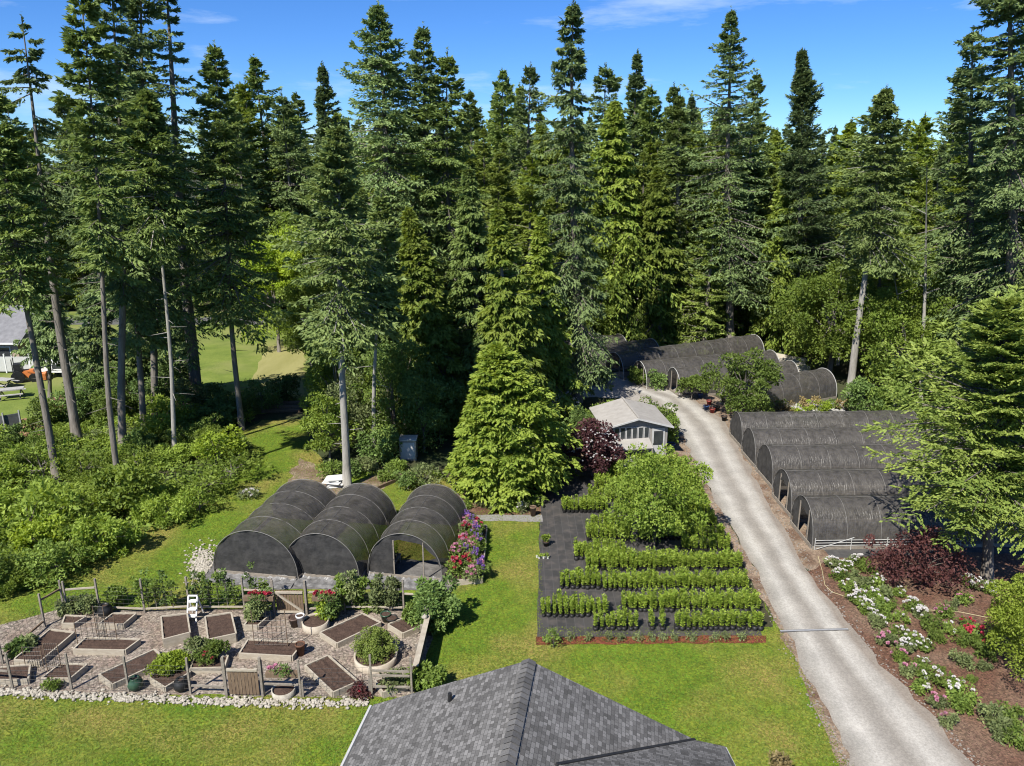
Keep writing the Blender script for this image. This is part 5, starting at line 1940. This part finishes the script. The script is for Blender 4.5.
for k in range(420):
    q = at(rnd.uniform(745, 850), rnd.uniform(404, 417))
    stone(mb, q.x, q.y, .04, rnd.uniform(.05, .22))
tag(mb.obj('rubble', conc), kind='stuff')
sheet('pale_yard', G((752, 362), (770, 352), (805, 358), (812, 372), (780, 378)), .008, mat('pale_sand', (.50, .45, .36), (.62, .57, .47), 2, .95, .3), .2, .8)
for i, (px, py, r_, h_, lab) in enumerate([(590, 352, 3.2, 9.5, 'bright alder just left of the far tunnels, behind the shaggy spruce'), (690, 338, 3.0, 8.5, 'bright alder at the forest foot right of the short pale trunk'), (715, 336, 2.8, 7.5, 'lower bright alder at the forest foot behind the longest tunnel'), (775, 345, 3.2, 9.0, 'bright alder at the forest foot left of the rounded maple'),
                                          (655, 340, 2.6, 6.5, 'small bright alder at the forest foot left of the short pale trunk'), (880, 350, 3.6, 13.0, 'tall pale alder showing between the bent topped fir and the maples'), (300, 345, 3.0, 12.5, 'tall yellow green birch left of the grey green spruce crown')]):
    leafy_tree(lab, (px, py), r_, h_, ['maple', 'thicket', 'maple'][i % 3], 13000, .22, 'alder_tree' if i < 6 else 'birch_tree', nl=46, lump=.26)
# dark ivy mass behind the tunnels
ivy = [(330, 462, 1.4, 4.6, 'thicket'), (340, 438, 2.1, 7.2, 'maple'), (360, 448, 2.0, 4.6, 'shrubgrey'), (395, 450, 2.2, 6.8, 'shrub'), (424, 452, 1.7, 5.6, 'dark'), (405, 430, 2.4, 8.5, 'dark'), (345, 415, 2.6, 8.5, 'maple'), (380, 462, 1.2, 2.2, 'dark'), (440, 440, 1.6, 4.4, 'dark')]
il = ['ivy covered mass left of the straight bare trunk', 'tall ivy mass behind the straight bare trunk', 'grey green brush between the two bare trunks', 'ivy column right of the thin pale trunk', 'dark brush over the grey cabinet',
      'tall dark ivy column behind the thin pale trunk', 'tall ivy column left of the thin pale trunk', 'low dark shrub at the foot of the thin pale trunk', 'dark brush between the cabinet and the rounded cedar']
for (px, py, r_, h_, mm_), lab in zip(ivy, il):
    shrub(px, py, r_, h_, lab, mm_, int(3200 + 700 * h_), .17, nl=40, lump=.34)
for i, (px, py, r_) in enumerate([(332, 478, .8), (352, 476, .7), (368, 470, .7), (388, 480, .6), (408, 489, .8), (425, 486, .9), (398, 470, .5)]):
    shrub(px, py, r_, r_ * 1.2, 'low leafy plant at the soil edge behind the tunnels', ['shrub', 'dark', 'shrubgrey'][i % 3], 1100, .14, 'plant', 'low_plant', group='low plants behind the tunnels')

# left thicket
poly = [(-40, 435), (40, 448), (90, 442), (150, 436), (205, 420), (232, 428), (240, 455), (232, 492), (196, 516), (130, 550), (60, 580), (-20, 608), (-60, 600)]


def inside(x, y, pl):
    c = False
    for i in range(len(pl)):
        (x1, y1), (x2, y2) = pl[i], pl[i - 1]
        if (y1 > y) != (y2 > y) and x < (x2 - x1) * (y - y1) / (y2 - y1) + x1:
            c = not c
    return c


TV = {}
for k, (mm_, n_, lf_, lw_, nl_, lump_) in enumerate((('thicket', 5200, .17, .55, 34, .30), ('thicket', 3600, .24, .34, 22, .34), ('lime', 3400, .15, .6, 24, .30), ('shrub', 5200, .13, .55, 44, .26), ('shrubgrey', 4600, .15, .4, 34, .28), ('dark', 4600, .17, .6, 34, .28), ('thicket', 1500, .15, .5, 18, .30))):
    TV[k] = leafy_meshes(640 + k, 1.4, 1.15, .95, nl_, n_, lf_, lw_, lump_, mm_, tr=.05, ragged=.5)
cnt = 0
tries = 0
pts_used = []
while cnt < 92 and tries < 9000:
    tries += 1
    px, py = rnd.uniform(-50, 250), rnd.uniform(415, 612)
    if not inside(px, py, poly):
        continue
    q = at(px, py)
    s = rnd.uniform(.45, 1.25)
    if any((q - u).length < (1.0 + .55 * (s + su)) * .8 for u, su in pts_used):
        continue
    if math.sin(q.x * .8 + 1) + math.sin(q.y * .9 + q.x * .4) < -.95:
        continue
    pts_used.append((q, s))
    back = py < 455
    k = rnd.choice([3, 4, 5, 5, 1]) if back else rnd.choice([0, 0, 0, 1, 1, 2, 3, 6, 6])
    edge = not inside(px + 18, py + 16, poly)
    lab = ('dark leafed bush in the shaded back of the left thicket' if back and k > 2 else 'bright bush at the lawn edge of the left thicket' if edge else 'bright sunlit bush inside the left thicket')
    put_tree('thicket_bush', TV[k], q, lab, 'bush', 'bushes of the left thicket', (rnd.uniform(-.15, .15), rnd.uniform(-.15, .15), rnd.uniform(0, 6)), (s, s, s * rnd.uniform(.6, 1.15)), ('stem', 'foliage'))
    cnt += 1
# screen of dark saplings and young firs in front of the neighbour's lawn
for i, (px, py, r_, h_, mm_) in enumerate([(70, 425, 1.3, 2.4, 'dark'), (92, 418, 1.5, 3.4, 'dark'), (112, 424, 1.3, 2.8, 'shrub'), (130, 415, 1.6, 4.2, 'dark'), (152, 420, 1.4, 3.2, 'dark'), (170, 412, 1.5, 3.8, 'dark'), (186, 420, 1.4, 2.8, 'shrubgrey'), (210, 414, 1.5, 2.6, 'dark'), (232, 420, 1.3, 2.2, 'dark'), (44, 432, 1.2, 2.2, 'shrub'), (262, 409, 1.5, 2.2, 'dark'), (285, 400, 1.3, 2.0, 'dark')]):
    lab = ['dark bush left of the leaning grey trunk behind the log pile', 'tall dark bush right of the leaning grey trunk', 'mid green bush between the leaning trunk and the thin pale one', 'tallest dark bush among the crowded left trunks', 'dark bush between two of the crowded left trunks', 'tall dark bush left of the thick trunk', 'grey green bush at the foot of the thick trunk',
           'dark bush right of the thick trunk', 'low dark bush at the foot of the slim right trunk', 'green bush at the right end of the log pile', 'dark bush at the left end of the shaded beams', 'low dark bush at the near edge of the mown strip'][i]
    shrub(px, py, r_, h_, lab, mm_, int(2400 + 500 * h_), .16, 'bush', 'bush', nl=34, lump=.30)
# white flowers by the thicket edge
t = shrub(250, 498, .5, .5, 'white flowered plant at the right end of the thicket by the lawn', 'shrubgrey', 600, .1, 'plant', 'flower_plant')
blossoms(t, 'whiteflower', dome_spots(16, .5, .48), .09)

# dead standing trunks
for i, (b, tp, lab) in enumerate([((921, 400), (927, 165), 'bare grey dead trunk rising left of the huge dark fir'), ((912, 395), (893, 270), 'bare leaning dead pole right of the leaning trunk'), ((838, 365), (845, 240), 'thin dead pole above the rounded maple')]):
    B = at(*b)
    H = height_at(B.y, tp[1])
    X = x_at(tp[0], B.y, H)
    t = thing('dead_tree', B, lab, 'tree')
    d = Vector((X - B.x, 0, H))
    MB().tube([(0, 0, -.2), d * .5 + Vector((.1, 0, 0)), d], [.16, .11, .03], 7).obj('trunk', bark_pale, t, True)
    for k in range(9):
        q = d * rnd.uniform(.45, .97)
        a = rnd.uniform(0, 6.28)
        l = rnd.uniform(.5, 1.7)
        MB().tube([q, q + Vector((math.cos(a) * l, math.sin(a) * l, l * .5))], [.035, .008], 4).obj('branch', bark_pale, t)

# ------------------------------------------------------------------ forest behind
BV = []
for i in range(4):
    BV.append(('fir_tree', conifer_meshes(200 + i, 26, 5.8, .10 + .06 * i, nbr=190, leaf='firdark' if i % 2 else 'fir', card=.38, cw=.14, ns=10, m=6, power=.62, tr=.36)))
BV.append(('spruce_tree', conifer_meshes(210, 26, 4.4, .06, nbr=210, leaf='firblue', card=.36, cw=.13, ns=10, m=6, tr=.34, e_hi=40)))
for i in range(2):
    BV.append(('cedar_tree', conifer_meshes(220 + i, 22, 5.2, .03, leaf='cedar', tr=.4, **dict(CE, nbr=240, card=.38, cw=.15, ns=11, m=6))))


BV.append(('hemlock_tree', conifer_meshes(230, 24, 5.0, .03, nbr=230, leaf='hemlock', card=.34, cw=.13, ns=11, m=6, tr=.34, power=.62, e_lo=-8, ragged=.6, gap=.2)))
BV.append(('hemlock_tree', conifer_meshes(231, 24, 5.4, .03, nbr=230, leaf='cedar', card=.34, cw=.12, ns=11, m=6, tr=.34, power=.55, e_lo=-14, ragged=.7, gap=.22)))


def forest_tree(k, x, y, h, label, group):
    nm, me = BV[k]
    s = h / (24 if k > 6 else 22 if k > 4 else 26)
    sw = s * rnd.uniform(.85, 1.1)
    put_tree(nm, me, (x, y, 0), label, 'tree', group, (rnd.uniform(-.03, .03), rnd.uniform(-.03, .03), rnd.uniform(0, 6.28)), (sw, sw, s))


SKY = [(-80, 60), (0, 105), (50, 96), (80, 100), (150, 110), (195, 95), (232, 112), (258, 56), (290, 105), (315, 62), (345, 100), (420, 110), (472, 90), (490, 112), (506, 68), (526, 64), (550, 105), (600, 100), (632, 50), (648, 100), (661, 84), (682, 84), (705, 96), (770, 104), (800, 110), (835, 128), (870, 130), (930, 135), (960, 110), (1024, 70), (1150, 40)]


def sky_at(px):
    for (x0, y0), (x1, y1) in zip(SKY, SKY[1:]):
        if x0 <= px <= x1:
            return y0 + (y1 - y0) * (px - x0) / (x1 - x0)
    return 110


# skyline trees one by one
for px, py, k, lab in [(258, 54, 0, 'dark pointed fir on the skyline, tallest left of the twin topped fir'), (283, 92, 3, 'lower skyline fir between the two pointed ones on the left'), (316, 60, 4, 'bluish pointed spruce on the skyline left of the twin topped fir'), (472, 90, 0, 'short pointed fir on the skyline left of the paired tips'),
                       (505, 68, 2, 'left one of the paired pointed tips left of the shaggy spruce'), (526, 62, 1, 'right one of the paired pointed tips left of the shaggy spruce'), (633, 48, 4, 'pointed layered spruce on the skyline right of the shaggy spruce'), (607, 62, 3, 'fir tip just right of the shaggy spruce'),
                       (660, 84, 2, 'left of two small spires right of the pointed layered spruce'), (681, 82, 1, 'right of two small spires right of the pointed layered spruce'), (233, 108, 1, 'small skyline fir left of the dark pointed one'), (55, 92, 3, 'small far fir right of the ragged leaning tree'), (72, 106, 4, 'smallest far fir right of the ragged leaning tree'), (8, 95, 1, 'skyline fir at the left photo edge'), (956, 92, 2, 'feathery far fir peeping left of the huge dark fir')]:
    Y = rnd.uniform(86, 98)
    H = height_at(Y, py)
    forest_tree(k, x_at(px, Y, H), Y, H, lab, 'skyline trees')
used = []
n = 0
tries = 0
while n < 150 and tries < 9000:
    tries += 1
    Y = 78 + 75 * rnd.random() ** 1.3
    px = rnd.uniform(-90, 1120)
    if px < 330 and Y < 91:
        continue
    if 330 <= px < 600 and Y < 70:
        continue
    x = x_at(px, Y, 8)
    if any((x - a) ** 2 + (Y - b) ** 2 < 13 for a, b in used):
        continue
    used.append((x, Y))
    top = sky_at(px) + rnd.uniform(4, 42) if Y > 88 else rnd.uniform(118, 200)
    H = max(12, height_at(Y, top))
    k = rnd.choice([0, 1, 2, 7, 8, 4, 5, 6, 7]) if Y > 95 else rnd.choice([5, 6, 8, 7, 7, 8])
    zone = 'behind the left lawn' if px < 330 else 'behind the cedars' if px < 560 else 'behind the far tunnels' if px < 800 else 'behind the maples at the right'
    dep = 'at the front of' if Y < 100 else 'deep in'
    col = 'soft green hemlock' if k > 6 else 'yellow green cedar' if k > 4 else 'bluish spruce' if k == 4 else 'dark fir' if k % 2 else 'mid green fir'
    forest_tree(k, x, Y, H, '%s %s the forest %s' % (col, dep, zone), 'trees of the forest wall')
    n += 1
for i in range(46):
    Y = rnd.uniform(155, 200)
    px = 250 + i * 17 + rnd.uniform(-6, 6)
    H = height_at(Y, rnd.uniform(112, 134))
    forest_tree(rnd.choice([0, 1, 2, 3, 4]), x_at(px, Y, H), Y, H, 'small far conifer on the horizon behind the forest wall', 'far horizon conifers')
# trees closing the right side and middle
for px, Y, top, k in [(880, 66, 190, 7), (915, 70, 175, 6), (950, 68, 150, 8), (985, 62, 90, 3), (1040, 60, 40, 1), (1075, 52, 60, 3), (1090, 66, 30, 0), (1060, 44, 130, 2), (1100, 40, 80, 0), (840, 76, 150, 8), (870, 80, 145, 7), (900, 82, 150, 8), (930, 80, 140, 4), (765, 78, 165, 7), (745, 80, 150, 8), (815, 74, 185, 8), (585, 74, 160, 8), (560, 72, 150, 7), (530, 70, 150, 8), (500, 72, 150, 7), (470, 74, 145, 8), (440, 72, 160, 7), (415, 68, 170, 6), (390, 70, 130, 8), (355, 66, 170, 7), (335, 74, 150, 8), (710, 72, 190, 7), (690, 76, 150, 8), (640, 76, 150, 7), (600, 78, 170, 8)]:
    H = height_at(Y, top)
    forest_tree(k, x_at(px, Y, H * .5), Y, H, ('conifer filling the wood %s' % ('at the far right' if px > 840 else 'right of the ragged fir' if px > 700 else 'between the spruces and the far tunnels' if px > 455 else 'behind the twin topped fir')), 'trees inside the wood')

for a_, b_ in edge_pts:
    for q_, sg in ((a_, -1), (b_, 1)):
        for k in range(16):
            stone(mbs, q_.x + sg * rnd.gauss(.12, .16), q_.y + rnd.uniform(-.4, .4), .02, rnd.uniform(.012, .045))
tag(mbs.obj('loose_gravel', mat('gravel_stones', (.17, .15, .13), (.34, .31, .27), 9, .9, .2)), kind='stuff')
for i in range(30):  # light foliage added to lift the dark interior of the wood
    px = rnd.uniform(430, 960)
    Y = rnd.uniform(79, 96)
    H = height_at(Y, rnd.uniform(112, 185))
    forest_tree(rnd.choice([7, 8, 8, 6]), x_at(px, Y, H * .5), Y, H, 'light green soft conifer filling the wood %s' % ('left of the shaggy spruce' if px < 575 else 'above the far tunnels' if px < 790 else 'above the maples'), 'light conifers inside the wood')
for i, (px, py, r_, h_) in enumerate([(405, 395, 2.2, 6.0), (432, 402, 2.0, 5.0), (465, 400, 2.2, 6.5), (385, 385, 2.4, 7.5)]):
    leafy_tree(['sunlit leafy sapling behind the tall ivy column', 'lower leafy sapling left of the bright cedar group', 'leafy sapling behind the large rounded cedar', 'tallest leafy sapling in the gap below the twin topped fir'][i], (px, py), r_, h_, 'thicket', 9000, .2, 'leafy_sapling', nl=40, lump=.28)
# understory mass at the forest foot: nobody could count it
rg = np.random.default_rng(11)
Ps = []
for (pl, n_, hh) in ((G((585, 352), (640, 338), (760, 334), (835, 352), (838, 340), (760, 322), (600, 330)), 16000, 1.6), ([(-52, 93), (-12, 93), (0, 99), (-60, 101)], 9000, 2.2), (G((880, 420), (1010, 440), (1040, 400), (890, 380)), 9000, 1.5), (G((-20, 440), (255, 425), (250, 405), (120, 418), (-20, 430)), 12000, .9), (poly and G(*poly), 16000, .55)):
    xs = [p[0] for p in pl]
    ys = [p[1] for p in pl]
    pp = [(p[0], p[1]) for p in pl]
    k = 0
    while k < n_:
        x, y = rg.uniform(min(xs), max(xs)), rg.uniform(min(ys), max(ys))
        k += 1
        if inside(x, y, pp):
            Ps.append((x, y, hh * rg.random() * (.6 + .4 * math.sin(x * 1.3) * math.cos(y * 1.1))))
P = np.abs(np.array(Ps)) * np.sign(np.array(Ps))
P[:, 2] = np.abs(P[:, 2]) + .02
n = len(P)
D = rg.normal(size=(n, 3))
D[:, 2] = np.abs(D[:, 2]) * .5
Ln = .26 * (.6 + .8 * rg.random(n))
o = link(bpy.data.objects.new('undergrowth', np_mesh('undergrowth', cards(rg, P, D, Ln, Ln * .55, .6), n, LF['shrub'], rg.random(n))))
tag(o, kind='stuff')

# grass tufts on the near lawn
rg = np.random.default_rng(21)
n = 0
Ps = []
lp = [(p[0], p[1]) for p in lawn_pts]
gar = [(p[0], p[1]) for p in pg]
skirt = [tuple(p) for p in G((186, 582), (205, 560), (465, 556), (455, 594), (250, 592))]
X = rg.uniform(-27, 12, 420000)
Y = 17 + 33 * rg.random(420000) ** 1.5
U = X * F_PX / (Y * CT + CAM_H * ST)
ok = np.abs(U) < 560
for x, y in zip(X[ok], Y[ok]):
    if inside(x, y, lp) and not inside(x, y, gar) and not inside(x, y, skirt):
        Ps.append((x, y, 0.004))
P = np.array(Ps)
n = len(P)
a = rg.random(n) * 6.28
D = np.stack([np.cos(a) * .7, np.sin(a) * .7, .25 + .4 * rg.random(n)], -1)
Ln = .03 + .045 * rg.random(n)
patch = .5 + .5 * np.sin(P[:, 0] * .9 + np.sin(P[:, 1] * .7) * 2)
o = link(bpy.data.objects.new('grass', np_mesh('grass', cards(rg, P, D, Ln, Ln * .5, .75), n, LF['grass'], np.clip(patch * .5 + .5 * rg.random(n), 0, 1))))
tag(o, kind='stuff')
